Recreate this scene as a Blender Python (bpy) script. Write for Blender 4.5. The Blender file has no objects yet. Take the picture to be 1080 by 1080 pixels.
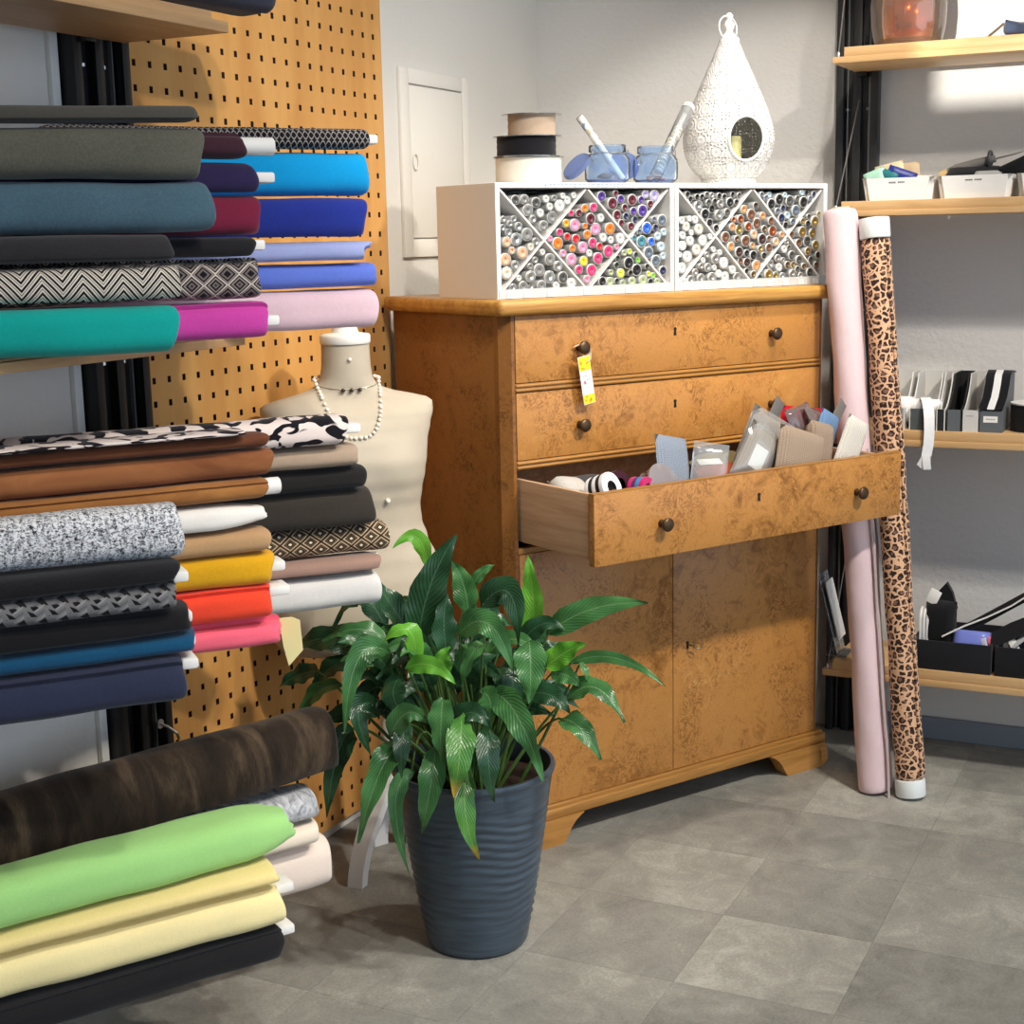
import bpy, bmesh, math, random
from mathutils import Vector, Matrix
from math import sin, cos, pi, radians, sqrt, atan2

random.seed(11)
SC = bpy.context.scene
COL = SC.collection

# ------------------------------------------------------------------ camera
cam_data = bpy.data.cameras.new('camera')
cam_data.sensor_width = 36.0
cam_data.lens = 36.0 * 1568.979 / 1080.0
cam_data.clip_start = 0.05
cam = bpy.data.objects.new('camera', cam_data)
COL.objects.link(cam)
YAW, PITCH, ROLL = 0.4551673, 0.1817173, -0.02132458
fwd = Vector((cos(YAW) * cos(PITCH), sin(YAW) * cos(PITCH), -sin(PITCH)))
rgt = Vector((sin(YAW), -cos(YAW), 0))
upv = rgt.cross(fwd)
r2 = rgt * cos(ROLL) + upv * sin(ROLL)
u2 = -rgt * sin(ROLL) + upv * cos(ROLL)
mw = Matrix((r2, u2, -fwd)).transposed().to_4x4()
mw.translation = Vector((-4.2212, -1.9348, 1.4445))
cam.matrix_world = mw
SC.camera = cam

# ------------------------------------------------------------------ world, lamps, exposure
SC.view_settings.view_transform = 'Standard'
SC.view_settings.look = 'None'
SC.view_settings.exposure = 0.18
SC.view_settings.gamma = 1.0
SC.view_settings.use_curve_mapping = False
world = bpy.data.worlds.new('world')
SC.world = world
world.use_nodes = True
bg = world.node_tree.nodes['Background']
bg.inputs['Color'].default_value = (0.66, 0.80, 1.0, 1)
bg.inputs['Strength'].default_value = 1.75


def spot(name, loc, target, watts, size_deg, blend, color, radius=0.04):
    d = bpy.data.lights.new(name, 'SPOT')
    d.energy = watts * 0.88
    d.spot_size = radians(size_deg)
    d.spot_blend = blend
    d.color = color
    d.shadow_soft_size = radius
    o = bpy.data.objects.new(name, d)
    COL.objects.link(o)
    o.location = loc
    o.rotation_euler = (Vector(target) - Vector(loc)).to_track_quat('-Z', 'Y').to_euler()
    return o


WARM = (1.0, 0.93, 0.83)
spot('track_spot_cabinet', (-1.75, -2.75, 2.95), (-0.75, -0.75, 0.70), 165, 62, 0.6, WARM, 0.05)
spot('track_spot_overhead', (-0.95, -1.55, 2.95), (-0.75, -0.62, 1.15), 85, 60, 0.7, WARM, 0.05)
spot('track_spot_lantern', (-1.25, -1.35, 2.75), (-0.15, -0.62, 1.36), 62, 46, 0.45, WARM, 0.04)
spot('track_spot_hatch', (-2.45, -1.55, 2.95), (-0.70, 0.0, 1.40), 100, 50, 0.7, WARM, 0.05)
spot('track_spot_fabric', (-2.9, -1.9, 2.95), (-2.2, -0.35, 1.0), 80, 75, 0.6, WARM, 0.05)
spot('fill_spot_low_fabric', (-3.1, -2.9, 2.95), (-2.3, -0.45, 0.35), 150, 42, 0.7, WARM, 0.06)  # fill lamp added to brighten the lowest bolts
spot('track_spot_floor', (-1.9, -2.6, 2.95), (-1.3, -1.3, 0.0), 140, 80, 0.8, WARM, 0.06)
# low sun that reaches the shelf wall through the window in the far wall
sun_d = bpy.data.lights.new('sun', 'SUN')
sun_d.energy = 4.0
sun_d.angle = radians(0.5)
sun_d.color = (1.0, 0.95, 0.86)
sun = bpy.data.objects.new('sun', sun_d)
COL.objects.link(sun)
sun.rotation_euler = Vector((1.0, 0.0, -0.02)).to_track_quat('-Z', 'Y').to_euler()


# ------------------------------------------------------------------ helpers: colour and nodes
def lin(h, a=1.0):
    h = h.lstrip('#')
    o = []
    for i in (0, 2, 4):
        c = int(h[i:i + 2], 16) / 255
        o.append(c / 12.92 if c <= 0.04045 else ((c + 0.055) / 1.055) ** 2.4)
    return (o[0], o[1], o[2], a)


class NT:
    """thin wrapper that writes a node material as expressions"""

    def __init__(self, name):
        self.mat = bpy.data.materials.new(name)
        self.mat.use_nodes = True
        self.t = self.mat.node_tree
        self.b = self.t.nodes['Principled BSDF']
        self.out = self.t.nodes['Material Output']
        self._tc = None

    def n(self, kind, **kw):
        nd = self.t.nodes.new('ShaderNode' + kind)
        for k, v in kw.items():
            setattr(nd, k, v)
        return nd

    def put(self, sock, v):
        if hasattr(v, 'is_linked') or isinstance(v, bpy.types.NodeSocket):
            self.t.links.new(v, sock)
        else:
            try:
                sock.default_value = v
            except Exception:
                sock.default_value = v[:3]

    def tc(self, which):
        if self._tc is None:
            self._tc = self.n('TexCoord')
        return self._tc.outputs[which]

    def m(self, op, a, b=0.0, c=0.0, clamp=False):
        nd = self.n('Math', operation=op)
        nd.use_clamp = clamp
        self.put(nd.inputs[0], a)
        self.put(nd.inputs[1], b)
        self.put(nd.inputs[2], c)
        return nd.outputs[0]

    def xyz(self, v):
        nd = self.n('SeparateXYZ')
        self.put(nd.inputs[0], v)
        return nd.outputs

    def comb(self, x, y, z=0.0):
        nd = self.n('CombineXYZ')
        self.put(nd.inputs[0], x)
        self.put(nd.inputs[1], y)
        self.put(nd.inputs[2], z)
        return nd.outputs[0]

    def mapping(self, v, scale=(1, 1, 1), rot=(0, 0, 0), loc=(0, 0, 0)):
        nd = self.n('Mapping')
        self.put(nd.inputs['Vector'], v)
        nd.inputs['Scale'].default_value = scale
        nd.inputs['Rotation'].default_value = rot
        nd.inputs['Location'].default_value = loc
        return nd.outputs[0]

    def noise(self, v, scale, detail=3.0, rough=0.5, dist=0.0):
        nd = self.n('TexNoise')
        self.put(nd.inputs['Vector'], v)
        nd.inputs['Scale'].default_value = scale
        nd.inputs['Detail'].default_value = detail
        nd.inputs['Roughness'].default_value = rough
        nd.inputs['Distortion'].default_value = dist
        return nd.outputs['Fac']

    def voronoi(self, v, scale, feature='F1', rnd=1.0, out='Distance'):
        nd = self.n('TexVoronoi', feature=feature)
        self.put(nd.inputs['Vector'], v)
        nd.inputs['Scale'].default_value = scale
        nd.inputs['Randomness'].default_value = rnd
        return nd.outputs[out]

    def ramp(self, f, stops, interp='LINEAR'):
        nd = self.n('ValToRGB')
        cr = nd.color_ramp
        cr.interpolation = interp
        while len(cr.elements) < len(stops):
            cr.elements.new(0.5)
        for e, (p, c) in zip(cr.elements, stops):
            e.position = p
            e.color = c if len(c) == 4 else (*c, 1)
        self.put(nd.inputs[0], f)
        return nd.outputs[0]

    def mix(self, f, a, b, blend='MIX'):
        nd = self.n('MixRGB', blend_type=blend)
        self.put(nd.inputs[0], f)
        self.put(nd.inputs[1], a)
        self.put(nd.inputs[2], b)
        return nd.outputs[0]

    def bump(self, h, strength=0.3, dist=0.01):
        nd = self.n('Bump')
        nd.inputs['Strength'].default_value = strength
        nd.inputs['Distance'].default_value = dist
        self.put(nd.inputs['Height'], h)
        self.put(self.b.inputs['Normal'], nd.outputs[0])

    def set(self, color=None, rough=None, metal=None, spec=None, **kw):
        if color is not None:
            self.put(self.b.inputs['Base Color'], color)
        if rough is not None:
            self.put(self.b.inputs['Roughness'], rough)
        if metal is not None:
            self.put(self.b.inputs['Metallic'], metal)
        if spec is not None:
            self.put(self.b.inputs['Specular IOR Level'], spec)
        for k, v in kw.items():
            self.put(self.b.inputs[k.replace('_', ' ')], v)
        return self.mat


_plain = {}


def plain(h, rough=0.6, metal=0.0, spec=0.4, var=0.0):
    """single colour with a little grain"""
    key = (h, rough, metal, spec, var)
    if key in _plain:
        return _plain[key]
    t = NT('paint_' + h.lstrip('#'))
    col = lin(h)
    if var:
        f = t.noise(t.tc('Object'), 18, 4)
        d = tuple(x * (1 - var) for x in col[:3]) + (1,)
        l = tuple(min(1, x * (1 + var)) for x in col[:3]) + (1,)
        col = t.ramp(f, [(0.3, d), (0.7, l)])
    _plain[key] = t.set(col, rough, metal, spec)
    return _plain[key]


_fab = {}


def fabric(h, var=0.12, weave=900.0, sheen=0.15, bump=0.25):
    key = (h, var, weave)
    if key in _fab:
        return _fab[key]
    t = NT('cloth_' + h.lstrip('#'))
    col = lin(h)
    f = t.m('ADD', t.m('MULTIPLY', t.noise(t.tc('Object'), 7, 3), 0.5),
            t.m('MULTIPLY', t.noise(t.tc('Object'), 260, 2), 0.5))
    d = tuple(x * (1 - var) for x in col[:3]) + (1,)
    l = tuple(min(1, x * (1 + var)) for x in col[:3]) + (1,)
    cc = t.ramp(f, [(0.35, d), (0.65, l)])
    hgt = t.m('ADD', t.m('MULTIPLY', t.noise(t.tc('Object'), weave, 1), 0.3), t.noise(t.tc('Object'), 22, 2))
    t.bump(hgt, bump, 0.006)
    t.set(cc, 0.9, 0, 0.15)
    t.b.inputs['Sheen Weight'].default_value = sheen
    _fab[key] = t.mat
    return t.mat


def pattern(name, build, rough=0.88, bump_scale=600):
    """cloth whose print comes from UV in metres: u along the bolt, v around it"""
    t = NT('print_' + name)
    uv = t.xyz(t.tc('UV'))
    col = build(t, uv[0], uv[1])
    t.set(col, rough, 0, 0.15)
    t.bump(t.noise(t.tc('Object'), bump_scale, 2), 0.25, 0.002)
    t.b.inputs['Sheen Weight'].default_value = 0.1
    return t.mat


def tri(t, x):      # triangle wave 0..1..0 with period 1
    return t.m('MULTIPLY', t.m('ABSOLUTE', t.m('SUBTRACT', t.m('FRACT', x), 0.5)), 2.0)


# ------------------------------------------------------------------ helpers: objects
def finish(name, bm, mat, parent=None, smooth=True, angle=38, loc=None, rot=None):
    me = bpy.data.meshes.new(name)
    bmesh.ops.recalc_face_normals(bm, faces=bm.faces[:])
    bm.to_mesh(me)
    bm.free()
    if smooth:
        me.polygons.foreach_set('use_smooth', [True] * len(me.polygons))
        me.set_sharp_from_angle(angle=radians(angle))
    for mm in (mat if isinstance(mat, (list, tuple)) else [mat]):
        me.materials.append(mm)
    return link(name, me, parent, loc, rot)


def link(name, me, parent=None, loc=None, rot=None):
    o = bpy.data.objects.new(name, me)
    COL.objects.link(o)
    if parent is not None:
        o.parent = parent
    if loc is not None:
        o.location = loc
    if rot is not None:
        o.rotation_euler = rot
    return o


def tag(o, label=None, cat=None, group=None, kind=None):
    if label:
        o['label'] = label
    if cat:
        o['category'] = cat
    if group:
        o['group'] = group
    if kind:
        o['kind'] = kind
    return o


def thing(name, label, cat, loc=(0, 0, 0), rotz=0.0, group=None):
    o = bpy.data.objects.new(name, None)
    o.empty_display_size = 0.05
    COL.objects.link(o)
    o.location = loc
    o.rotation_euler = (0, 0, rotz)
    return tag(o, label, cat, group)


def copy_tree(root):
    r = root.copy()
    COL.objects.link(r)
    for ch in root.children:
        c = ch.copy()
        COL.objects.link(c)
        c.parent = r
        for g in ch.children:
            d = g.copy()
            COL.objects.link(d)
            d.parent = c
    return r


def box(bm, c, s, bevel=0.0, seg=2, mat=0, rot=None):
    """box by centre and full size"""
    M = Matrix.Translation(c)
    if rot is not None:
        M = M @ rot.to_4x4()
    M = M @ Matrix.Diagonal((s[0], s[1], s[2], 1))
    r = bmesh.ops.create_cube(bm, size=1.0, matrix=M)
    vs = r['verts']
    fs = set(f for v in vs for f in v.link_faces)
    for f in fs:
        f.material_index = mat
    if bevel > 0:
        es = list(set(e for v in vs for e in v.link_edges))
        g = bmesh.ops.bevel(bm, geom=es, offset=bevel, segments=seg, affect='EDGES', profile=0.5, clamp_overlap=True)
        for f in g['faces']:
            f.material_index = mat
    return vs


def box2(bm, lo, hi, bevel=0.0, seg=2, mat=0):
    return box(bm, [(a + b) / 2 for a, b in zip(lo, hi)], [b - a for a, b in zip(lo, hi)], bevel, seg, mat)


def prism(bm, pts, axis, a, b, mat=0):
    """extrude a 2-D outline along x, y or z from a to b"""
    def p3(p, k):
        if axis == 'x':
            return (k, p[0], p[1])
        if axis == 'y':
            return (p[0], k, p[1])
        return (p[0], p[1], k)
    v0 = [bm.verts.new(p3(p, a)) for p in pts]
    v1 = [bm.verts.new(p3(p, b)) for p in pts]
    n = len(pts)
    fs = [bm.faces.new(v0), bm.faces.new(v1)]
    for i in range(n):
        fs.append(bm.faces.new((v0[i], v0[(i + 1) % n], v1[(i + 1) % n], v1[i])))
    for f in fs:
        f.material_index = mat
    return fs


def lathe(bm, prof, n=32, c=(0, 0, 0), mat=0, fn=None, cap0=True, cap1=True):
    rings = []
    for (r, z) in prof:
        ring = []
        for k in range(n):
            a = 2 * pi * k / n
            rr, zz = (r, z) if fn is None else fn(r, z, a)
            ring.append(bm.verts.new((c[0] + rr * cos(a), c[1] + rr * sin(a), c[2] + zz)))
        rings.append(ring)
    for i in range(len(rings) - 1):
        for k in range(n):
            f = bm.faces.new((rings[i][k], rings[i][(k + 1) % n], rings[i + 1][(k + 1) % n], rings[i + 1][k]))
            f.material_index = mat
    if cap0:
        bm.faces.new(rings[0][::-1]).material_index = mat
    if cap1:
        bm.faces.new(rings[-1]).material_index = mat
    return rings


def tube(bm, pts, r, n=8, mat=0, caps=True, closed=False):
    """round tube along points; r is a number or a list"""
    P = [Vector(p) for p in pts]
    N = len(P)
    rings = []
    ref = Vector((0, 0, 1))
    for i in range(N):
        if closed:
            t = P[(i + 1) % N] - P[i - 1]
        else:
            t = P[min(i + 1, N - 1)] - P[max(i - 1, 0)]
        t.normalize()
        if abs(t.dot(ref)) > 0.97:
            ref = Vector((1, 0, 0)) if abs(t.x) < 0.9 else Vector((0, 1, 0))
        s = t.cross(ref).normalized()
        u = s.cross(t).normalized()
        ref = u
        rr = r[i] if isinstance(r, (list, tuple)) else r
        rings.append([bm.verts.new(P[i] + (s * cos(2 * pi * k / n) + u * sin(2 * pi * k / n)) * rr) for k in range(n)])
    for i in range(N if closed else N - 1):
        A, B = rings[i], rings[(i + 1) % N]
        for k in range(n):
            bm.faces.new((A[k], A[(k + 1) % n], B[(k + 1) % n], B[k])).material_index = mat
    if caps and not closed:
        bm.faces.new(rings[0][::-1]).material_index = mat
        bm.faces.new(rings[-1]).material_index = mat
    return rings


def ribbon(bm, pts, width, thick=0.0012, wdir=(0, 1, 0), mat=0):
    """flat strip with thickness following points; wdir is the width direction"""
    P = [Vector(p) for p in pts]
    w = Vector(wdir).normalized()
    rows = []
    for i, p in enumerate(P):
        t = (P[min(i + 1, len(P) - 1)] - P[max(i - 1, 0)]).normalized()
        nrm = t.cross(w).normalized()
        rows.append([bm.verts.new(p + w * a * width / 2 + nrm * b * thick / 2) for a, b in ((-1, -1), (1, -1), (1, 1), (-1, 1))])
    for A, B in zip(rows, rows[1:]):
        for k in range(4):
            bm.faces.new((A[k], A[(k + 1) % 4], B[(k + 1) % 4], B[k])).material_index = mat
    bm.faces.new(rows[0][::-1]).material_index = mat
    bm.faces.new(rows[-1]).material_index = mat


def bez(a, b, c, n):
    """quadratic curve through b at its middle"""
    a, b, c = Vector(a), Vector(b), Vector(c)
    q = b * 2 - (a + c) / 2
    return [a * (1 - t) ** 2 + q * 2 * t * (1 - t) + c * t * t for t in [i / (n - 1) for i in range(n)]]


def pillow(bm, size, n=8, puff=0.5, mat=0):
    """soft packet: flat faces that swell to the middle, centred on the origin, thin along y"""
    sx, sy, sz = size
    g = {}
    for side in (-1, 1):
        for i in range(n + 1):
            for j in range(n + 1):
                a, b = i / n * 2 - 1, j / n * 2 - 1
                edge = i in (0, n) or j in (0, n)
                if edge and side == 1:
                    g[side, i, j] = g[-1, i, j]
                    continue
                th = ((1 - a ** 4) * (1 - b ** 4)) ** puff
                g[side, i, j] = bm.verts.new((a * sx / 2, side * sy / 2 * (0 if edge else th), b * sz / 2))
    for side in (-1, 1):
        for i in range(n):
            for j in range(n):
                q = [g[side, i, j], g[side, i + 1, j], g[side, i + 1, j + 1], g[side, i, j + 1]]
                bm.faces.new(q).material_index = mat


# ------------------------------------------------------------------ materials shared by several things
def mat_wall(name, h, bumpy=0.25):
    t = NT(name)
    f = t.noise(t.tc('Object'), 1.5, 4)
    c = lin(h)
    d = tuple(x * 0.95 for x in c[:3]) + (1,)
    col = t.ramp(f, [(0.35, d), (0.65, c)])
    t.bump(t.noise(t.tc('Object'), 55, 5, 0.6), bumpy, 0.006)
    return t.set(col, 0.85, 0, 0.2)


def mat_burl(name, base, dark, light, seed=0.0, fleck='#6b4117'):
    t = NT(name)
    v = t.mapping(t.tc('Object'), (1, 1, 1), (0.3, 0.2, 0.4), (seed, seed * 2, 0))
    big = t.noise(v, 3.6, 3, 0.5, 0.5)
    swirl = t.noise(v, 17.0, 9, 0.74, 1.3)
    curl = t.noise(v, 24.0, 4, 0.6, 2.6)
    eyes = t.ramp(t.voronoi(t.mapping(v, (1, 1, 0.8)), 62.0), [(0.16, (1, 1, 1, 1)), (0.34, (0, 0, 0, 1))])
    fine = t.noise(v, 210.0, 4, 0.7, 0.8)
    clump = t.ramp(t.noise(v, 8.0, 4, 0.6, 0.8), [(0.44, (0, 0, 0, 1)), (0.60, (1, 1, 1, 1))])
    tone = t.m('ADD', t.m('MULTIPLY', swirl, 0.62), t.m('MULTIPLY', big, 0.38))
    col = t.ramp(tone, [(0.34, lin(dark)), (0.47, lin(base)), (0.56, lin(base)), (0.68, lin(light))])
    line = t.m('ABSOLUTE', t.m('SUBTRACT', t.m('FRACT', t.m('MULTIPLY', curl, 5.0)), 0.5))
    lines = t.ramp(line, [(0.0, (1, 1, 1, 1)), (0.10, (0.8, 0.8, 0.8, 1)), (0.20, (0, 0, 0, 1))])
    col = t.mix(t.m('MULTIPLY', t.m('MULTIPLY', lines, clump), 0.70), col, lin(fleck))
    col = t.mix(t.m('MULTIPLY', t.m('MULTIPLY', eyes, clump), 0.45), col, lin(fleck))
    col = t.mix(t.m('MULTIPLY', t.m('SUBTRACT', fine, 0.38, clamp=True), 0.9), col, lin(dark))
    t.bump(swirl, 0.06, 0.003)
    t.set(col, t.m('ADD', t.m('MULTIPLY', fine, 0.18), 0.26), 0, 0.35)
    return t.mat


def mat_grain(name, base, dark, axis='x', scale=1.0, rough=0.5):
    t = NT(name)
    sc = {'x': (0.6, 9, 9), 'y': (9, 0.6, 9), 'z': (9, 9, 0.6)}[axis]
    v = t.mapping(t.tc('Object'), tuple(s * scale for s in sc))
    f = t.noise(v, 3.0, 6, 0.6, 0.8)
    g = t.noise(v, 14.0, 3, 0.6, 0.2)
    col = t.ramp(t.m('ADD', t.m('MULTIPLY', f, 0.65), t.m('MULTIPLY', g, 0.35)), [(0.33, lin(dark)), (0.62, lin(base))])
    t.bump(g, 0.08, 0.002)
    return t.set(col, rough, 0, 0.35)


def mat_glass(name, h, rough=0.03, alpha=0.35, ior=1.45):
    """thin clear plastic or glass: a tinted see-through sheet with a glossy face"""
    t = NT(name)
    tr = t.n('BsdfTransparent')
    tr.inputs['Color'].default_value = lin(h)
    gl = t.n('BsdfGlossy')
    gl.inputs['Roughness'].default_value = rough
    gl.inputs['Color'].default_value = (1, 1, 1, 1)
    df = t.n('BsdfDiffuse')
    df.inputs['Color'].default_value = lin(h)
    fr = t.n('Fresnel')
    fr.inputs['IOR'].default_value = ior
    m1 = t.n('MixShader')
    m1.inputs[0].default_value = alpha
    t.t.links.new(tr.outputs[0], m1.inputs[1])
    t.t.links.new(df.outputs[0], m1.inputs[2])
    m2 = t.n('MixShader')
    t.t.links.new(t.m('ADD', t.m('MULTIPLY', fr.outputs[0], 1.0), 0.04), m2.inputs[0])
    t.t.links.new(m1.outputs[0], m2.inputs[1])
    t.t.links.new(gl.outputs[0], m2.inputs[2])
    t.t.links.new(m2.outputs[0], t.out.inputs['Surface'])
    return t.mat


WALL_L = mat_wall('plaster_left', '#dedad2')
WALL_R = mat_wall('plaster_right', '#dedcd8', 0.4)
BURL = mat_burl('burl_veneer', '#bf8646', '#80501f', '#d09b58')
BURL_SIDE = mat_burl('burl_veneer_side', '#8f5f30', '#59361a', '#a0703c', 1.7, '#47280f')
OAK_TOP = mat_grain('varnished_top', '#c7974f', '#9c6c34', 'x', 1.2, 0.35)
RAIL = mat_grain('rail_wood', '#b3803f', '#8c602d', 'x', 1.4, 0.4)
DRAWER_WOOD = mat_grain('drawer_side_wood', '#cba888', '#a98464', 'y', 1.0, 0.6)
CAVITY = plain('#3a2412', 0.8)
SHELF_WOOD = mat_grain('shelf_beech', '#d9b382', '#c49a66', 'y', 1.0, 0.45)
SHELF_WOOD_X = mat_grain('shelf_beech_left', '#c8a276', '#b08a60', 'x', 1.0, 0.5)
BLACK_METAL = plain('#1b1b1d', 0.4, 0.3, 0.5)
DARK_METAL = plain('#3a3a3b', 0.45, 0.5, 0.5)
STEEL = plain('#b5b5b2', 0.3, 0.9, 0.5)
BRONZE = plain('#54412e', 0.4, 0.75, 0.5, 0.3)
WHITE_BOARD = plain('#e8e6e2', 0.6)
WHITE_PLASTIC = plain('#efeeea', 0.4)
PAPER = plain('#f0eee8', 0.8)
CLEAR = mat_glass('clear_plastic', '#eef0f0', 0.06, 0.16)

# ================================================================== the room
# floor: a slab with one object per vinyl tile, joints recessed
def floor_mat():
    t = NT('grey_vinyl_tile')
    oi = t.n('ObjectInfo')
    v = t.n('VectorMath', operation='ADD')
    t.put(v.inputs[0], t.n('NewGeometry').outputs['Position'])
    t.put(v.inputs[1], t.comb(t.m('MULTIPLY', oi.outputs['Random'], 0.05), 0.0))
    p = v.outputs[0]
    cloud = t.noise(p, 2.6, 5, 0.62, 0.5)
    mid = t.noise(p, 11, 6, 0.7, 0.8)
    fine = t.noise(p, 150, 3, 0.7)
    f = t.m('ADD', t.m('ADD', t.m('MULTIPLY', cloud, 0.34), t.m('MULTIPLY', mid, 0.40)), t.m('MULTIPLY', fine, 0.26))
    f = t.m('ADD', f, t.m('MULTIPLY', t.m('SUBTRACT', oi.outputs['Random'], 0.5), 0.10))
    col = t.ramp(f, [(0.33, lin('#6e6e68')), (0.46, lin('#888781')), (0.53, lin('#94938b')), (0.66, lin('#b1b0a7'))])
    t.bump(t.m('ADD', t.m('MULTIPLY', mid, 0.5), t.m('MULTIPLY', fine, 0.5)), 0.22, 0.003)
    return t.set(col, t.m('ADD', t.m('MULTIPLY', mid, 0.25), 0.38), 0, 0.35)


FLOOR_TILE = floor_mat()
bm = bmesh.new()
box2(bm, (-7.5, -6.5, -0.10), (0.12, 0.12, -0.0035))
floor = tag(finish('floor', bm, plain('#6b6a64', 0.9), smooth=False), kind='structure')
TS = 0.32
bm = bmesh.new()
box2(bm, (-TS / 2 + 0.0003, -TS / 2 + 0.0003, -0.004), (TS / 2 - 0.0003, TS / 2 - 0.0003, 0.0))
first = finish('tile', bm, FLOOR_TILE, floor, smooth=False)
tile_me = first.data
k = 0
for i in range(-11, 3):
    for j in range(-12, 1):
        cx, cy = i * TS - 0.535, j * TS + 0.11
        if cx > 0.0 + TS / 2 or cx < -3.9 or cy < -3.4:
            continue
        loc = (cx, cy, 0.0)
        if k == 0:
            first.location = loc
        else:
            link('tile', tile_me, floor, loc)
        k += 1

bm = bmesh.new()
box2(bm, (-7.5, 0.016, 0.0), (0.10, 0.12, 3.1))
tag(finish('wall_left', bm, WALL_L, smooth=False), kind='structure')
bm = bmesh.new()
box2(bm, (0.0, -6.5, 0.0), (0.10, 0.016, 3.1))
tag(finish('wall_right', bm, WALL_R, smooth=False), kind='structure')
bm = bmesh.new()
wy0, wy1, wz0, wz1 = -1.62, -1.165, 1.925, 2.62
for lo, hi in (((-7.6, -6.5, 0.0), (-7.5, wy0, 3.1)), ((-7.6, wy1, 0.0), (-7.5, 0.12, 3.1)), ((-7.6, wy0, 0.0), (-7.5, wy1, wz0)), ((-7.6, wy0, wz1), (-7.5, wy1, 3.1))):
    box2(bm, lo, hi)
tag(finish('wall_back', bm, WALL_L, smooth=False), kind='structure')
bm = bmesh.new()
box2(bm, (-7.5, -6.5, 3.1), (0.12, 0.12, 3.2))
tag(finish('ceiling', bm, plain('#e9e7e2', 0.9), smooth=False), kind='structure')
bm = bmesh.new()
box2(bm, (-0.014, -6.0, 0.0), (0.0, -1.03, 0.064), 0.003)
tag(finish('baseboard_right', bm, plain('#828b95', 0.6), smooth=False), kind='structure')
bm = bmesh.new()
box2(bm, (-2.094, 0.004, 0.0), (-2.0735, 0.016, 3.1), 0.002)
tag(finish('trim_1', bm, plain('#e8e8e2', 0.6), smooth=False), kind='structure')

# wall hatch in the left wall
hatch = thing('wall_hatch', 'white painted metal wall hatch with a flush door, beside the perforated board', 'hatch', (-0.66, 0.016, 1.64))
HM = plain('#e3ded4', 0.55)
bm = bmesh.new()
fx0, fx1, fz0, fz1 = -0.185, 0.187, -0.238, 0.238
ix0, ix1, iz0, iz1 = -0.141, 0.152, -0.192, 0.200
for lo, hi in (((fx0, -0.010, fz0), (ix0, 0, fz1)), ((ix1, -0.010, fz0), (fx1, 0, fz1)),
               ((ix0, -0.010, fz0), (ix1, 0, iz0)), ((ix0, -0.010, iz1), (ix1, 0, fz1))):
    box2(bm, lo, hi, 0.002)
finish('frame', bm, HM, hatch)
bm = bmesh.new()
box2(bm, (ix0 + 0.004, -0.008, iz0 + 0.004), (ix1 - 0.004, -0.001, iz1 - 0.004), 0.001)
hd = finish('door', bm, HM, hatch)
bm = bmesh.new()
tube(bm, [(-0.118 + 0.013 * cos(a), -0.010, 0.004 + 0.020 * sin(a)) for a in [2 * pi * i / 20 for i in range(20)]], 0.0022, 6, closed=True)
finish('ring_latch', bm, plain('#d5d0c6', 0.4), hd)

# perforated board: real square holes at a 47 mm pitch
PITCH = 0.047


def pegboard():
    t = NT('perforated_beech')
    v = t.mapping(t.tc('Object'), (3, 3, 0.5))
    f = t.noise(v, 3.0, 5, 0.6, 0.4)
    col = t.ramp(f, [(0.35, lin('#c98f4c')), (0.65, lin('#d9a35e'))])
    t.bump(f, 0.05, 0.002)
    t.set(col, 0.5, 0, 0.35)
    bm = bmesh.new()
    nx, nz, top = 20, 46, 1.7915 + 8.5 * PITCH
    x0 = -1.9145
    hx, hz = 0.0052, 0.0064
    xs = [x0 if i == 0 else (i - 0.5 - 39.866) * PITCH for i in range(nx + 1)]
    xs[-1] = -0.943
    zs = [top - j * PITCH for j in range(nz + 1)]
    zs = [z for z in zs if z > 0.015]
    V = {}

    def vert(x, y, z):
        key = (round(x, 5), round(y, 5), round(z, 5))
        if key not in V:
            V[key] = bm.verts.new((x, y, z))
        return V[key]
    yf, yb = -0.0, 0.0125
    for i in range(len(xs) - 1):
        for j in range(len(zs) - 1):
            a, b, hi_, lo_ = xs[i], xs[i + 1], zs[j], zs[j + 1]
            cx = (i - 39.866) * PITCH
            cz = top - (j + 0.5) * PITCH
            o = [(a, lo_), (b, lo_), (b, hi_), (a, hi_)]
            n = [(cx - hx, cz - hz), (cx + hx, cz - hz), (cx + hx, cz + hz), (cx - hx, cz + hz)]
            for q in range(4):
                r = (q + 1) % 4
                bm.faces.new((vert(o[q][0], yf, o[q][1]), vert(o[r][0], yf, o[r][1]), vert(n[r][0], yf, n[r][1]), vert(n[q][0], yf, n[q][1])))
                bm.faces.new((vert(n[q][0], yf, n[q][1]), vert(n[r][0], yf, n[r][1]), vert(n[r][0], yb, n[r][1]), vert(n[q][0], yb, n[q][1]))).material_index = 1  # hole walls coloured dark brown to stand in for the shade inside
    zt, zb = zs[0], zs[-1]
    for (p, q) in (((xs[0], zb), (xs[0], zt)), ((xs[-1], zb), (xs[-1], zt)), ((xs[0], zt), (xs[-1], zt)), ((xs[0], zb), (xs[-1], zb))):
        bm.faces.new([bm.verts.new((p[0], yf, p[1])), bm.verts.new((q[0], yf, q[1])), bm.verts.new((q[0], yb, q[1])), bm.verts.new((p[0], yb, p[1]))])
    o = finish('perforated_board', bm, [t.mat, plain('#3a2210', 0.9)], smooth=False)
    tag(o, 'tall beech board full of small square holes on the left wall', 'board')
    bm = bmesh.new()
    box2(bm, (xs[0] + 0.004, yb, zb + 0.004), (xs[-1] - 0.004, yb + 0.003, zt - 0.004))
    finish('hole_shade_sheet', bm, plain('#140c07', 0.95), o, smooth=False)  # near-black sheet that paints the shade seen through the holes


pegboard()


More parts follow.
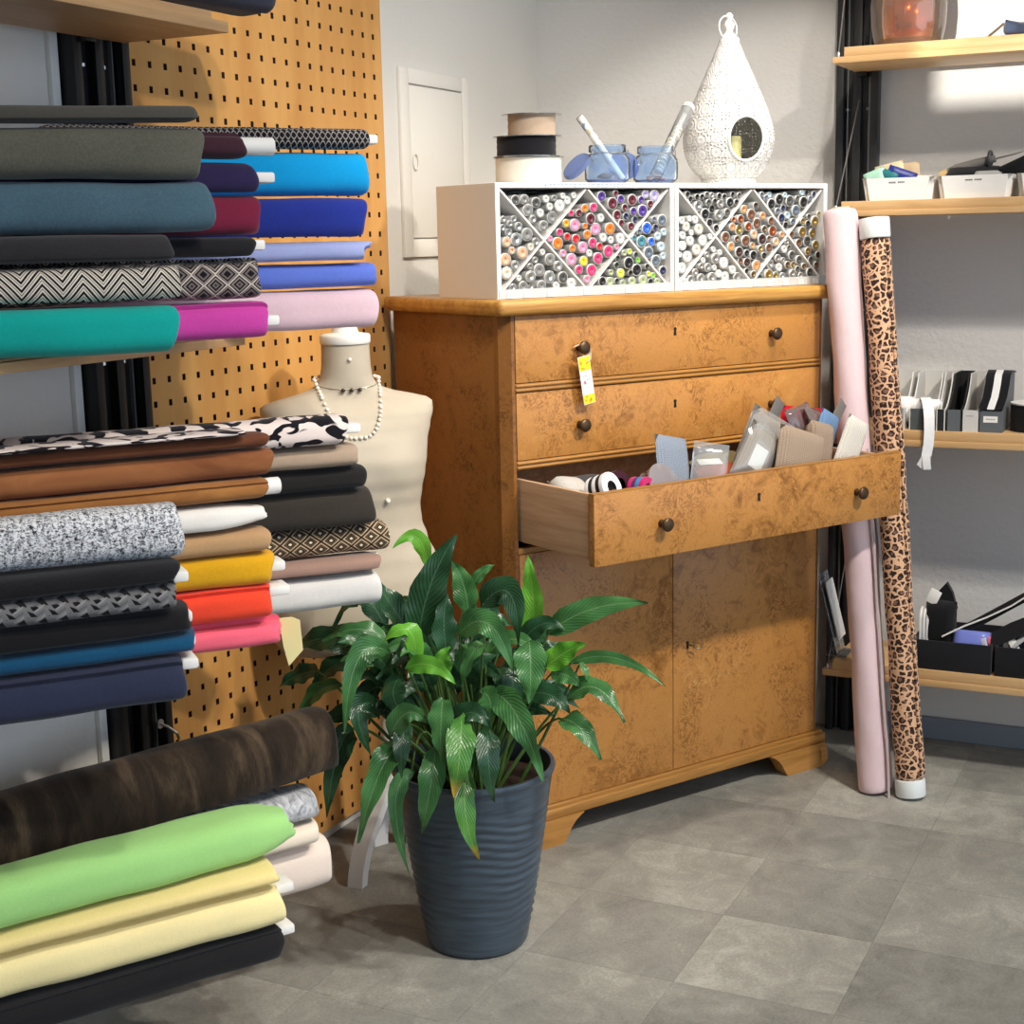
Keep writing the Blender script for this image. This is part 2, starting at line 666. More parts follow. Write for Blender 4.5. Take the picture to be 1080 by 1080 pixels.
# black steel uprights that carry the shelves
def upright(name, label, loc, rotz, width, grey=False):
    r = thing(name, label, 'shelf upright', loc, rotz)
    m = DARK_METAL if grey else BLACK_METAL
    w = width / 2
    bm = bmesh.new()
    box2(bm, (-w, -0.012, 0.0), (w, 0.0, 3.08), 0.001)
    finish('back_plate', bm, m, r)
    for x0, x1, d in ((-w, -w + 0.020, 0.040), (-0.012, 0.010, 0.034), (w - 0.020, w, 0.040)):
        bm = bmesh.new()
        box2(bm, (x0, -d, 0.0), (x1, -0.010, 3.08), 0.0015)
        finish('flange', bm, m, r)
    for x in (-w + 0.028, w - 0.027):
        bm = bmesh.new()
        box2(bm, (x - 0.002, -0.020, 0.0), (x + 0.002, -0.011, 3.08))
        finish('edge_strip', bm, plain('#8d8d8c', 0.35, 0.7), r)
    bm = bmesh.new()
    for z in (0.68, 1.225, 1.77):
        for x in (-0.030, 0.026):
            lathe(bm, [(0.006, 0), (0.006, 0.006)], 8, (x, -0.016, z))
    finish('screw', bm, STEEL, r)
    return r


upright('shelf_upright', 'black steel upright left of the perforated board, behind the fabric stacks', (-1.993, 0.012, 0), 0, 0.152)
upright('shelf_upright', 'grey black steel upright on the wall right of the white lantern', (0.0, -0.960, 0), -pi / 2, 0.114, True)

# small hook screwed to the left upright above the fur bolt
hk = thing('wall_hook', 'small chrome hook on the black upright just above the brown fur bolt', 'hook', (-1.96, -0.028, 0.50))
bm = bmesh.new()
lathe(bm, [(0.010, 0), (0.010, 0.004)], 12, (0, 0, 0))
bmesh.ops.rotate(bm, verts=bm.verts, cent=(0, 0, 0), matrix=Matrix.Rotation(pi / 2, 3, 'X'))
finish('rose', bm, STEEL, hk)
bm = bmesh.new()
tube(bm, [(0, -0.002, 0), (0.004, -0.02, -0.006), (0.012, -0.034, -0.02), (0.022, -0.03, -0.034)], 0.003, 8)
finish('hook_arm', bm, STEEL, hk)

# ------------------------------------------------------------------ shelves on the left
LSH = [('wooden shelf board at the very top left under a navy bolt', 1.815, 1.838, -1.955),
       ('wooden shelf board under the upper stacks of fabric bolts', 1.262, 1.283, -1.955),
       ('wooden shelf board under the middle stacks of fabric bolts', 0.733, 0.754, -2.03),
       ('wooden shelf board near the floor under the lowest fabric bolts', 0.180, 0.202, -2.05)]
for lab, z0, z1, xr in LSH:
    r = thing('shelf', lab, 'shelf', (xr, 0, z0), 0, 'wooden shelves on the left wall')
    bm = bmesh.new()
    dpt = -0.285 if z0 > 1 else (-0.26 if z0 > 0.5 else -0.20)
    box2(bm, (-1.9, dpt, 0), (0, -0.046, z1 - z0 - 0.004), 0.0015)
    finish('board', bm, SHELF_WOOD_X, r)
    bm = bmesh.new()
    box2(bm, (-1.9, dpt + 0.010, z1 - z0 - 0.004), (-0.03, -0.05, z1 - z0), 0.001)
    if z0 > 1.8:
        box2(bm, (-1.9, dpt + 0.012, z1 - z0 - 0.004), (-0.032, dpt + 0.030, z1 - z0 + 0.012), 0.001)
    finish('top_layer', bm, SHELF_WOOD_X, r)
    for x in (-0.09, -1.8):
        bm = bmesh.new()
        box2(bm, (x - 0.012, -0.050, -0.006), (x + 0.012, -0.024, 0.010), 0.001)
        finish('bracket', bm, BLACK_METAL, r)


# ------------------------------------------------------------------ cloth prints
def p_chevron(t, u, v):
    z = t.m('ADD', t.m('MULTIPLY', v, 66.0), t.m('MULTIPLY', tri(t, t.m('MULTIPLY', u, 17.0)), 2.7))
    f = t.m('FRACT', z)
    s = t.ramp(f, [(0.0, lin('#17151a')), (0.34, lin('#17151a')), (0.38, lin('#cfc8bb')), (0.62, lin('#cfc8bb')), (0.66, lin('#5d564f')), (0.76, lin('#5d564f')), (0.80, lin('#cfc8bb')), (0.97, lin('#cfc8bb'))], 'CONSTANT')
    return s


def p_diamond(t, u, v):
    a = tri(t, t.m('MULTIPLY', u, 25.0))
    b = tri(t, t.m('MULTIPLY', v, 25.0))
    d = t.m('ADD', a, b)
    return t.ramp(t.m('MULTIPLY', d, 0.5), [(0.0, lin('#15121a')), (0.17, lin('#6f6663')), (0.27, lin('#1d181c')), (0.36, lin('#8c827c')), (0.44, lin('#211c20')), (0.47, lin('#c9beb4')), (0.53, lin('#c9beb4')), (0.56, lin('#211c20')), (0.64, lin('#8c827c')), (0.73, lin('#1d181c')), (0.83, lin('#6f6663')), (0.94, lin('#15121a'))], 'CONSTANT')


def p_weave(t, u, v):
    s = t.m('MULTIPLY', t.m('SINE', t.m('MULTIPLY', u, 2 * pi * 46)), 0.40)
    w = t.m('FRACT', t.m('ADD', t.m('MULTIPLY', v, 36.0), s))
    w2 = t.m('FRACT', t.m('SUBTRACT', t.m('MULTIPLY', v, 36.0), s))
    f = t.m('MINIMUM', t.m('ABSOLUTE', t.m('SUBTRACT', w, 0.5)), t.m('ABSOLUTE', t.m('SUBTRACT', w2, 0.5)))
    return t.ramp(f, [(0.0, lin('#a9a29c')), (0.07, lin('#8a8480')), (0.11, lin('#17151a'))])


def p_hex(t, u, v):
    a = t.m('FRACT', t.m('MULTIPLY', u, 34.0))
    row = t.m('MULTIPLY', v, 34.0)
    b = t.m('FRACT', t.m('ADD', row, t.m('MULTIPLY', tri(t, t.m('MULTIPLY', u, 34.0)), 0.55)))
    s = t.m('FRACT', t.m('ADD', t.m('MULTIPLY', u, 34.0), t.m('MULTIPLY', t.m('FLOOR', row), 0.5)))
    blk = t.m('MULTIPLY', t.m('LESS_THAN', t.m('ABSOLUTE', t.m('SUBTRACT', t.m('ADD', s, t.m('MULTIPLY', b, 0.35)), 0.62)), 0.16), t.m('LESS_THAN', t.m('ABSOLUTE', t.m('SUBTRACT', b, 0.5)), 0.36))
    g = t.ramp(b, [(0.0, lin('#8e8e8f')), (0.5, lin('#5a5a5c')), (1.0, lin('#77777a'))])
    return t.mix(blk, t.mix(t.m('GREATER_THAN', a, 0.5), g, lin('#6b6b6d')), lin('#131316'))


def p_ogee(t, u, v):
    n = 25.0
    a = t.m('SUBTRACT', t.m('FRACT', t.m('MULTIPLY', u, n)), 0.5)
    b = t.m('SUBTRACT', t.m('FRACT', t.m('MULTIPLY', v, n)), 0.5)
    a2 = t.m('SUBTRACT', t.m('FRACT', t.m('ADD', t.m('MULTIPLY', u, n), 0.5)), 0.5)
    b2 = t.m('SUBTRACT', t.m('FRACT', t.m('ADD', t.m('MULTIPLY', v, n), 0.5)), 0.5)
    d1 = t.m('ADD', t.m('ABSOLUTE', a), t.m('ABSOLUTE', b))
    d2 = t.m('ADD', t.m('ABSOLUTE', a2), t.m('ABSOLUTE', b2))
    d = t.m('MINIMUM', d1, d2)
    return t.ramp(t.m('MULTIPLY', d, 2.0), [(0.0, lin('#e0cfae')), (0.20, lin('#2a221e')), (0.40, lin('#5a4b3e')), (0.56, lin('#241d1b')), (0.66, lin('#b59d7c')), (0.86, lin('#2a221e'))], 'CONSTANT')


def p_boucle(t, u, v):
    f = t.noise(t.mapping(t.tc('UV'), (1.0, 1.3, 1)), 200, 4, 0.75, 1.0)
    g = t.noise(t.mapping(t.tc('UV'), (1.6, 0.4, 1)), 110, 2, 0.5, 0.5)
    return t.ramp(t.m('ADD', t.m('MULTIPLY', f, 0.75), t.m('MULTIPLY', g, 0.25)), [(0.42, lin('#2c2d33')), (0.48, lin('#9b9da2')), (0.54, lin('#e6e7ea'))])


def p_cow(t, u, v):
    f = t.noise(t.mapping(t.tc('UV'), (1.0, 1.15, 1)), 21, 1.0, 0.4, 1.3)
    return t.ramp(f, [(0.0, lin('#15121a')), (0.485, lin('#15121a')), (0.505, lin('#e3d5cf'))])


def p_leopard(t, u, v):
    c = t.mapping(t.tc('UV'), (1.0, 0.85, 1))
    w = t.n('TexNoise')
    t.put(w.inputs['Vector'], c)
    w.inputs['Scale'].default_value = 60
    mx = t.n('MixRGB', blend_type='ADD')
    mx.inputs[0].default_value = 0.016
    t.put(mx.inputs[1], c)
    t.put(mx.inputs[2], w.outputs['Color'])
    e = t.voronoi(mx.outputs[0], 58, 'DISTANCE_TO_EDGE', 0.9)
    d = t.voronoi(mx.outputs[0], 58, 'F1', 0.9)
    spot_ = t.ramp(e, [(0.0, (0, 0, 0, 1)), (0.10, (0, 0, 0, 1)), (0.15, (1, 1, 1, 1))])
    inner = t.ramp(d, [(0.0, lin('#7d5f50')), (0.22, lin('#7a5a4b')), (0.34, lin('#32211d'))])
    return t.mix(spot_, lin('#d6ab88'), inner)


def p_fur(t, u, v):
    a = t.noise(t.mapping(t.tc('UV'), (14, 3, 1)), 1.0, 3, 0.55, 1.0)
    b = t.noise(t.mapping(t.tc('UV'), (500, 60, 1)), 1.0, 3, 0.6)
    return t.ramp(t.m('ADD', t.m('MULTIPLY', a, 0.8), t.m('MULTIPLY', b, 0.2)), [(0.38, lin('#17110c')), (0.52, lin('#2c2219')), (0.70, lin('#5c4c3a'))])


def p_plush(t, u, v):
    f = t.noise(t.mapping(t.tc('UV'), (60, 25, 1)), 1.0, 4, 0.7, 1.0)
    return t.ramp(f, [(0.36, lin('#7e8187')), (0.6, lin('#c6c8cc'))])


def p_suede(hexes):
    def f(t, u, v):
        n = t.noise(t.mapping(t.tc('UV'), (5, 9, 1)), 1.0, 5, 0.6, 0.8)
        return t.ramp(n, [(0.35, lin(hexes[0])), (0.68, lin(hexes[1]))])
    return f


# ------------------------------------------------------------------ bolts of cloth
def bolt_mesh(bm, L, h, w, seam, thick=0.005, rag=0.006, nu=26, nv=40, seed=0, power=2.9, taper=0.0):
    """wound cloth: a flattened spiral section swept along x from -L to 0, outer edge of the cloth left as a step"""
    rnd = random.Random(seed)
    uvl = bm.loops.layers.uv.new('UVMap')
    ph = [rnd.uniform(0, 6.28) for _ in range(6)]
    xs = [0.0, -0.0025, -0.007, -0.014, -0.024]
    xs += [-0.024 - (L - 0.048) * k / nu for k in range(1, nu + 1)]
    xs += [-L + 0.012, -L + 0.004, -L]
    shr = {0: 0.80, 1: 0.91, 2: 0.97, 3: 0.99}
    rings = []
    N = len(xs)
    for i, x in enumerate(xs):
        k = shr.get(i, shr.get(N - 1 - i, 1.0))
        ring = []
        for j in range(nv + 1):
            fr = j / nv
            th = seam - fr * 2 * pi
            c_, s_ = cos(th), sin(th)
            rr = 1.0 / ((abs(c_) ** power + abs(s_) ** power) ** (1 / power))
            grow = thick * (1 - fr)
            wob = min(1.0, h / 0.045) * 0.7 * (0.0022 * sin(9 * x + ph[0] + 2 * th) + 0.0016 * sin(23 * x + ph[1] - th) + 0.0010 * sin(41 * x + ph[2] + 3 * th))
            tp = 1.0 - taper * max(0.0, 1 + x / 0.10) ** 2 if taper and x > -0.10 else 1.0
            a = (w - thick + grow) * k * tp + wob
            b = (h - thick + grow) * k * tp + wob * 0.7
            ex = rag * (0.5 * sin(th * 2 + ph[3]) + 0.5 * sin(th + ph[4])) if i < 3 else 0.0
            ring.append((Vector((x + ex, c_ * rr * a, s_ * rr * b)), fr))
        rings.append(ring)
    per = 2 * pi * sqrt((h * h + w * w) / 2)
    V = [[bm.verts.new(p) for p, _ in ring] for ring in rings]

    def face(vs, uvs):
        f = bm.faces.new(vs)
        for lp, q in zip(f.loops, uvs):
            lp[uvl].uv = q
    for i in range(N - 1):
        for j in range(nv):
            face((V[i][j], V[i][j + 1], V[i + 1][j + 1], V[i + 1][j]),
                 ((rings[i][j][0].x, rings[i][j][1] * per), (rings[i][j][0].x, rings[i][j + 1][1] * per),
                  (rings[i + 1][j][0].x, rings[i + 1][j + 1][1] * per), (rings[i + 1][j][0].x, rings[i + 1][j][1] * per)))
        face((V[i][nv], V[i][0], V[i + 1][0], V[i + 1][nv]), ((xs[i], 0), (xs[i], 0.004), (xs[i + 1], 0.004), (xs[i + 1], 0)))
    for ring, V_, sg in ((rings[0], V[0], 1), (rings[-1], V[-1], -1)):
        # a cloth roll shows its wound layers at the ends: three rings stepping inward
        prev = V_
        for s, dx in ((0.72, -0.003), (0.5, 0.0015), (0.25, -0.003)):
            cur = [bm.verts.new((p.x + sg * dx, p.y * s, p.z * s)) for p, _ in ring]
            for j in range(nv + 1):
                jj = (j + 1) % (nv + 1)
                face((prev[j], prev[jj], cur[jj], cur[j]), ((0, 0.01),) * 4)
            prev = cur
        face(prev, ((0, 0.01),) * (nv + 1))


CORE_W = plain('#eceae6', 0.6)
CORE_C = plain('#cbb79c', 0.8)


def bolt(label, loc, h, mat, yaw=-38, L=0.62, w=0.043, seam=-2.2, core=None, thick=0.005, group='fabric bolts on the left shelves', seed=None, tilt=0.0, taper=0.0, cdy=0.0, cdz=0.0, rag=0.006, power=2.9):
    bm = bmesh.new()
    bolt_mesh(bm, L, h, w, seam, thick, seed=seed if seed is not None else random.randrange(9999), taper=taper, rag=rag, power=power)
    o = finish('fabric_bolt', bm, mat, None, True, 50, loc, (0, radians(tilt), radians(yaw)))
    tag(o, label, 'fabric bolt', group)
    if core:
        kind, out = core[0], core[1]
        bm = bmesh.new()
        if kind == 'flat':
            box2(bm, (-0.004, -0.026 + cdy, -0.0085 + cdz), (out, 0.026 + cdy, 0.0085 + cdz), 0.004, 2)
        else:
            lathe(bm, [(0.0145, -0.1), (0.0145, out - 0.002), (0.0125, out), (0.0105, out - 0.001), (0.0105, -0.02)], 20, cap0=False, cap1=True)
            bmesh.ops.rotate(bm, verts=bm.verts, cent=(0, 0, 0), matrix=Matrix.Rotation(pi / 2, 3, 'Y'))
            bmesh.ops.translate(bm, verts=bm.verts, vec=(0, cdy, cdz))
        c = finish('core', bm, CORE_W, o)
        c['label'] = 'white cardboard core'
    return o


UP, MI, LO = 'fabric bolts on the upper left shelf', 'fabric bolts on the middle left shelf', 'fabric bolts on the lowest left shelf'
# upper shelf, front stack
bolt('thin dark olive bolt lying on top of the front upper stack', (-2.286, -0.45, 1.643), 0.016, fabric('#4a4842'), seam=-2.8, group=UP, thick=0.008, tilt=-1.0, w=0.036)
bolt('thick dark olive grey wool bolt in the front upper stack', (-2.279, -0.45, 1.586), 0.04, fabric('#5b5a50', 0.18), seam=-0.6, group=UP, w=0.037)
bolt('thick slate teal wool bolt below the dark olive one', (-2.263, -0.45, 1.505), 0.041, fabric('#46606e', 0.16), seam=-0.7, group=UP, w=0.037)
bolt('plain black bolt directly above the chevron print', (-2.365, -0.45, 1.4415), 0.0225, fabric('#2b2a2d'), seam=-2.6, group=UP, w=0.04)
bolt('black and white chevron zigzag knit bolt', (-2.354, -0.45, 1.39), 0.028, pattern('chevron', p_chevron), seam=-2.25, thick=0.007, group=UP, w=0.04)
bolt('turquoise green bolt at the bottom of the front upper stack', (-2.367, -0.45, 1.3215), 0.038, fabric('#07978f', 0.06), seam=0.6, group=UP, w=0.043)
# upper shelf, middle stack
bolt('dark aubergine bolt with white core, top of the middle upper stack', (-2.166, -0.45, 1.602), 0.0235, fabric('#40252f'), w=0.031, seam=1.2, core=('tube', 0.055), thick=0.009, group=UP)
bolt('midnight purple bolt with white core above the burgundy bolt', (-2.139, -0.45, 1.552), 0.026, fabric('#2c2448'), w=0.034, core=('flat', 0.032), group=UP)
bolt('burgundy red bolt in the middle upper stack', (-2.131, -0.45, 1.493), 0.034, fabric('#75203b', 0.1), w=0.036, seam=-0.8, group=UP)
bolt('thin black bolt with white core end below the burgundy bolt', (-2.159, -0.45, 1.441), 0.0175, fabric('#1f1e22'), w=0.038, core=('flat', 0.022), cdz=0.002, group=UP)
bolt('black and white diamond lattice bolt above the magenta bolt', (-2.139, -0.45, 1.388), 0.035, pattern('diamond', p_diamond), w=0.038, seam=1.5, group=UP)
bolt('magenta pink bolt at the bottom of the middle upper stack', (-2.129, -0.45, 1.318), 0.0335, fabric('#c543a0', 0.06), w=0.038, seam=2.2, thick=0.007, core=('flat', 0.022), group=UP)
# upper shelf, back stack
BK = dict(L=0.58, w=0.046)
bolt('black bolt with fine white wavy lattice, topmost of the back upper stack', (-1.786, -0.45, 1.630), 0.0215, pattern('weave', p_weave), core=('flat', 0.022), group=UP, **BK)
bolt('bright cyan blue bolt in the back upper stack', (-1.787, -0.45, 1.569), 0.041, fabric('#0e9fe0', 0.06), seam=-1.75, thick=0.008, group=UP, **BK)
bolt('deep royal navy bolt below the cyan bolt', (-1.803, -0.45, 1.4885), 0.0375, fabric('#25348f', 0.1), group=UP, **BK)
bolt('pale lavender blue folded bolt above the periwinkle bolt', (-1.798, -0.45, 1.4298), 0.0212, fabric('#9da7d6', 0.05), seam=-2.3, thick=0.013, group=UP, rag=0.02, **BK)
bolt('periwinkle blue bolt above the pale pink bolt', (-1.777, -0.45, 1.3848), 0.0238, fabric('#5f76cf', 0.06), group=UP, **BK)
bolt('pale dusty pink bolt hanging out over the dress form', (-1.782, -0.45, 1.322), 0.038, fabric('#dbbcc6', 0.05), group=UP, **BK)
# middle shelf, front stack
bolt('thick black and white boucle knit bolt', (-2.446, -0.50, 1.026), 0.042, pattern('boucle', p_boucle, 0.95, 250), L=0.66, w=0.052, seam=-2.0, thick=0.012, group=MI, yaw=-40)
bolt('black speckled bolt with white core under the boucle bolt', (-2.467, -0.50, 0.966), 0.018, fabric('#1b1a1d', 0.3, 300), L=0.66, w=0.050, group=MI, yaw=-40, core=('flat', 0.02), cdz=-0.012)
bolt('grey and black tumbling block print bolt', (-2.471, -0.50, 0.928), 0.019, pattern('blocks', p_hex), L=0.66, w=0.050, group=MI, yaw=-40)
bolt('plain black bolt between the block print and the petrol blue bolt', (-2.440, -0.50, 0.887), 0.021, fabric('#17171a'), L=0.66, w=0.050, group=MI, yaw=-38, core=('flat', 0.004))
bolt('thin petrol blue bolt in the front middle stack', (-2.435, -0.50, 0.849), 0.016, fabric('#12496b'), L=0.66, w=0.050, group=MI, yaw=-39, core=('flat', 0.004))
bolt('thick navy blue bolt at the bottom of the front middle stack', (-2.459, -0.50, 0.794), 0.039, fabric('#2c3148', 0.1), L=0.66, w=0.052, seam=2.3, thick=0.009, group=MI, yaw=-40, core=('flat', 0.022), cdz=0.022)
# middle shelf, middle stack
B2 = dict(L=0.64, w=0.042, group=MI)
bolt('thin dark brown suede bolt, topmost of its stack', (-2.145, -0.45, 1.12), 0.0125, pattern('suede_dark', p_suede(('#5b3422', '#7b4a30'))), yaw=-36, **B2)
bolt('chestnut brown suede bolt below the thin dark brown one', (-2.142, -0.45, 1.082), 0.025, pattern('suede_mid', p_suede(('#76452a', '#a06840'))), seam=-0.9, yaw=-36, **B2)
bolt('tan brown suede bolt with white plastic wrapped core', (-2.155, -0.45, 1.037), 0.02, pattern('suede_tan', p_suede(('#8d5a30', '#ad7741'))), seam=2.5, yaw=-36, core=('tube', 0.03), **B2)
bolt('white cotton bolt with a bunched pointed end', (-2.158, -0.45, 0.994), 0.024, fabric('#efebe4', 0.03), seam=-2.4, thick=0.007, taper=0.5, yaw=-40, **B2)
bolt('camel beige bolt above the mustard yellow bolt', (-2.151, -0.45, 0.949), 0.021, fabric('#b8936a', 0.06), yaw=-40, **B2)
bolt('mustard yellow bolt with white core', (-2.146, -0.45, 0.9), 0.0285, fabric('#d9a21b', 0.07), yaw=-40, core=('flat', 0.022), **B2)
bolt('orange red bolt above the coral pink bolt', (-2.155, -0.45, 0.8395), 0.032, fabric('#f0492f', 0.05), seam=2.2, thick=0.008, yaw=-40, core=('flat', 0.034), cdz=0.018, **B2)
bolt('coral pink bolt at the bottom of its stack', (-2.130, -0.45, 0.781), 0.0265, fabric('#f0667c', 0.05), seam=1.7, thick=0.009, yaw=-38, **B2)
# middle shelf, back stack
B3 = dict(L=0.60, w=0.046, group=MI)
bolt('cream bolt with black cow spots, topmost in front of the dress form', (-1.899, -0.45, 1.107), 0.028, pattern('cow', p_cow), L=0.6, w=0.046, yaw=-38, group=MI, core=('flat', 0.030))
bolt('thin folded cow spot cloth lying on the brown suede bolts', (-2.200, -0.440, 1.1385), 0.0055, pattern('cow', p_cow), yaw=-36, seam=-2.6, **B2)
bolt('taupe beige bolt between the cow spot and the black bolt', (-1.866, -0.45, 1.057), 0.022, fabric('#a8937f', 0.05), yaw=-40, **B3)
bolt('soft black bolt below the taupe bolt', (-1.838, -0.45, 1.012), 0.023, fabric('#211f1f', 0.15), yaw=-40, **B3)
bolt('thick charcoal brown bolt with smooth sheen', (-1.815, -0.45, 0.952), 0.037, fabric('#35302b', 0.1), yaw=-40, **B3)
bolt('brown and cream ogee diamond print bolt', (-1.763, -0.45, 0.885), 0.03, pattern('ogee', p_ogee), yaw=-40, **B3)
bolt('mauve brown bolt with small white core', (-1.800, -0.45, 0.838), 0.017, fabric('#9b7d70', 0.06), seam=-2.6, thick=0.007, yaw=-42, core=('tube', 0.006), **B3)
bolt('pale grey white bolt at the bottom of the back middle stack', (-1.796, -0.45, 0.788), 0.033, fabric('#d0cecb', 0.04), yaw=-42, **B3)
# lowest shelf
bolt('long dark brown fake fur bolt', (-1.890, -0.37, 0.492), 0.074, pattern('fur', p_fur, 0.8, 300), L=0.75, w=0.068, seam=-2.5, thick=0.018, yaw=-24, group=LO, rag=0.014, tilt=-1, power=2.2)
bolt('thin silver grey plush bolt under the fur bolt', (-1.944, -0.37, 0.388), 0.028, pattern('plush', p_plush, 0.95, 200), L=0.55, w=0.055, yaw=-30, group=LO)
bolt('ivory folded bolt under the grey plush bolt', (-1.948, -0.37, 0.334), 0.0235, fabric('#e6d8c6', 0.03), L=0.55, w=0.055, yaw=-30, group=LO, thick=0.008)
bolt('thick cream satin bolt at the back of the lowest shelf', (-1.907, -0.37, 0.2575), 0.052, fabric('#e9d8cb', 0.04), L=0.55, w=0.055, yaw=-32, group=LO)
bolt('lime green bolt on the lowest shelf', (-2.135, -0.45, 0.427), 0.043, fabric('#a3d984', 0.04), L=0.66, w=0.060, yaw=-29, seam=-2.3, group=LO, taper=0.45, rag=0.012)
bolt('thin butter yellow folded bolt under the lime green bolt', (-2.196, -0.45, 0.366), 0.017, fabric('#f3dd98', 0.04), L=0.66, w=0.058, yaw=-32, group=LO, seam=-2.4, core=('flat', 0.0), thick=0.008)
bolt('thick pale yellow bolt with white core on the lowest shelf', (-2.186, -0.45, 0.306), 0.042, fabric('#f8e8ac', 0.04), L=0.66, w=0.062, yaw=-32, group=LO, seam=2.0, core=('flat', 0.03), cdz=0.018)
bolt('black bolt with white core, lowest of all the bolts', (-2.196, -0.45, 0.233), 0.03, fabric('#1d1c1f'), L=0.66, w=0.062, yaw=-31, group=LO, seam=2.2, core=('flat', 0.034), cdz=0.014)
# top shelf
bolt('dark navy bolt on the topmost left shelf, cut by the picture edge', (-1.748, -0.195, 1.908), 0.038, fabric('#252a3c'), L=0.9, w=0.06, yaw=-4, group=None)

# yellow paper tag hanging from the coral bolt
bm = bmesh.new()
prism(bm, [(-0.017, 0.002), (0.006, 0.003), (0.020, -0.004), (0.023, -0.060), (-0.003, -0.088), (-0.011, -0.050)], 'y', -0.0005, 0.0005)
tag(finish('paper_tag', bm, plain('#efe2a4', 0.8), None, False, loc=(-2.112, -0.460, 0.795), rot=(radians(4), 0, atan2(-0.8, 0.6))), 'pale yellow paper tag hanging off the end of the coral bolt', 'tag')

# ================================================================== the burl chest
CA = radians(-29.7)
CO = Vector((-1.108, -0.523, 0))
CU = Vector((cos(CA), sin(CA), 0))
CV = Vector((-sin(CA), cos(CA), 0))


def CL(u, v, z):
    return CO + CU * u + CV * v + Vector((0, 0, z))


chest = thing('chest_of_drawers', 'old burl wood chest with drawers above two doors, one drawer pulled out', 'chest', CO, CA)


def cbox(name, lo, hi, mat, bevel=0.0015, parent=chest, seg=2):
    bm = bmesh.new()
    box2(bm, lo, hi, bevel, seg)
    return finish(name, bm, mat, parent)


def cprism(name, pts, axis, a, b, mat, parent=chest, bevel=0.0):
    bm = bmesh.new()
    prism(bm, pts, axis, a, b)
    if bevel:
        bmesh.ops.bevel(bm, geom=bm.edges[:], offset=bevel, segments=2, affect='EDGES', clamp_overlap=True)
    return finish(name, bm, mat, parent, True, 40)


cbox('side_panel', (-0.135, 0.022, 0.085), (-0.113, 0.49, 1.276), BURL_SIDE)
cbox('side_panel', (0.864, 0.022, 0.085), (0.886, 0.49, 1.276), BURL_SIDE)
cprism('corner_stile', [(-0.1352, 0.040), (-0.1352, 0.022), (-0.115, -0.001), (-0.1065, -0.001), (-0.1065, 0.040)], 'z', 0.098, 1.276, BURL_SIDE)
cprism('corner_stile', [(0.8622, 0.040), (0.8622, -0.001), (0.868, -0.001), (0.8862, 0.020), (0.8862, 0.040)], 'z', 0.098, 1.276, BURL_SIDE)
cbox('back_panel', (-0.113, 0.48, 0.085), (0.864, 0.49, 1.276), CAVITY)
cbox('dust_panel', (-0.113, 0.016, 0.926), (0.864, 0.48, 0.940), CAVITY)
cbox('dust_panel', (-0.113, 0.016, 0.726), (0.864, 0.48, 0.740), CAVITY)
for z0, z1 in ((1.1005, 1.1205), (0.9235, 0.9435), (0.7270, 0.7400)):
    bm = bmesh.new()
    box2(bm, (-0.1065, -0.002, z0), (0.8622, 0.018, z1), 0.001)
    if z1 - z0 > 0.015:
        for zz in (z0 + 0.005, z1 - 0.005):
            box2(bm, (-0.1065, -0.006, zz - 0.0035), (0.8622, 0.0, zz + 0.0035), 0.003, 3)
    finish('rail', bm, RAIL, chest)

# moulded top with a rounded nosing
bm = bmesh.new()
vs = box2(bm, (-0.160, -0.026, 1.2745), (0.903, 0.500, 1.3100))
finish('top', bm, OAK_TOP, chest)
top_o = chest.children[-1]
mb = top_o.modifiers.new('nosing', 'BEVEL')
mb.width = 0.013
mb.segments = 4
# plinth moulding and bracket feet
bm = bmesh.new()
box2(bm, (-0.146, -0.014, 0.066), (0.896, 0.49, 0.092), 0.004, 3)
box2(bm, (-0.140, -0.008, 0.090), (0.890, 0.49, 0.101), 0.003, 3)
finish('plinth', bm, RAIL, chest)
FOOT = mat_grain('foot_wood', '#bf8a4a', '#9a6a30', 'x', 1.0, 0.4)
for sgn, x0 in ((1, -0.1405), (-1, 0.8905)):
    pr = [(0.203, 0.0665), (0.190, 0.060), (0.176, 0.050), (0.164, 0.037), (0.155, 0.022), (0.148, 0.010), (0.140, 0.0),
          (0.006, 0.0), (-0.004, 0.008), (-0.009, 0.024), (-0.008, 0.042), (0.0, 0.058), (0.006, 0.0665)]
    bm = bmesh.new()
    prism(bm, [(x0 + sgn * p[0], p[1]) for p in pr], 'y', -0.018, 0.022)
    prism(bm, [(-0.016 + p[0], p[1]) for p in pr], 'x', x0 - 0.004 * sgn, x0 + sgn * 0.020)
    for bx in (0.30,):
        prism(bm, [(0.49 - p[0], p[1]) for p in pr[:7]] + [(0.486, 0.0), (0.486, 0.0665)], 'x', x0, x0 + sgn * 0.020)
    finish('bracket_foot', bm, FOOT, chest, True, 30)


def knob(parent, u, y, z):
    bm = bmesh.new()
    lathe(bm, [(0.009, 0.0), (0.0085, 0.003), (0.006, 0.006), (0.0058, 0.013), (0.010, 0.017), (0.0150, 0.0205), (0.0158, 0.024), (0.0145, 0.0265), (0.008, 0.0285), (0.0, 0.029)], 20, cap1=False)
    bmesh.ops.rotate(bm, verts=bm.verts, cent=(0, 0, 0), matrix=Matrix.Rotation(pi / 2, 3, 'X'))
    bmesh.ops.remove_doubles(bm, verts=bm.verts, dist=0.00001)
    return finish('knob', bm, BRONZE, parent, True, 50, (u, y, z))


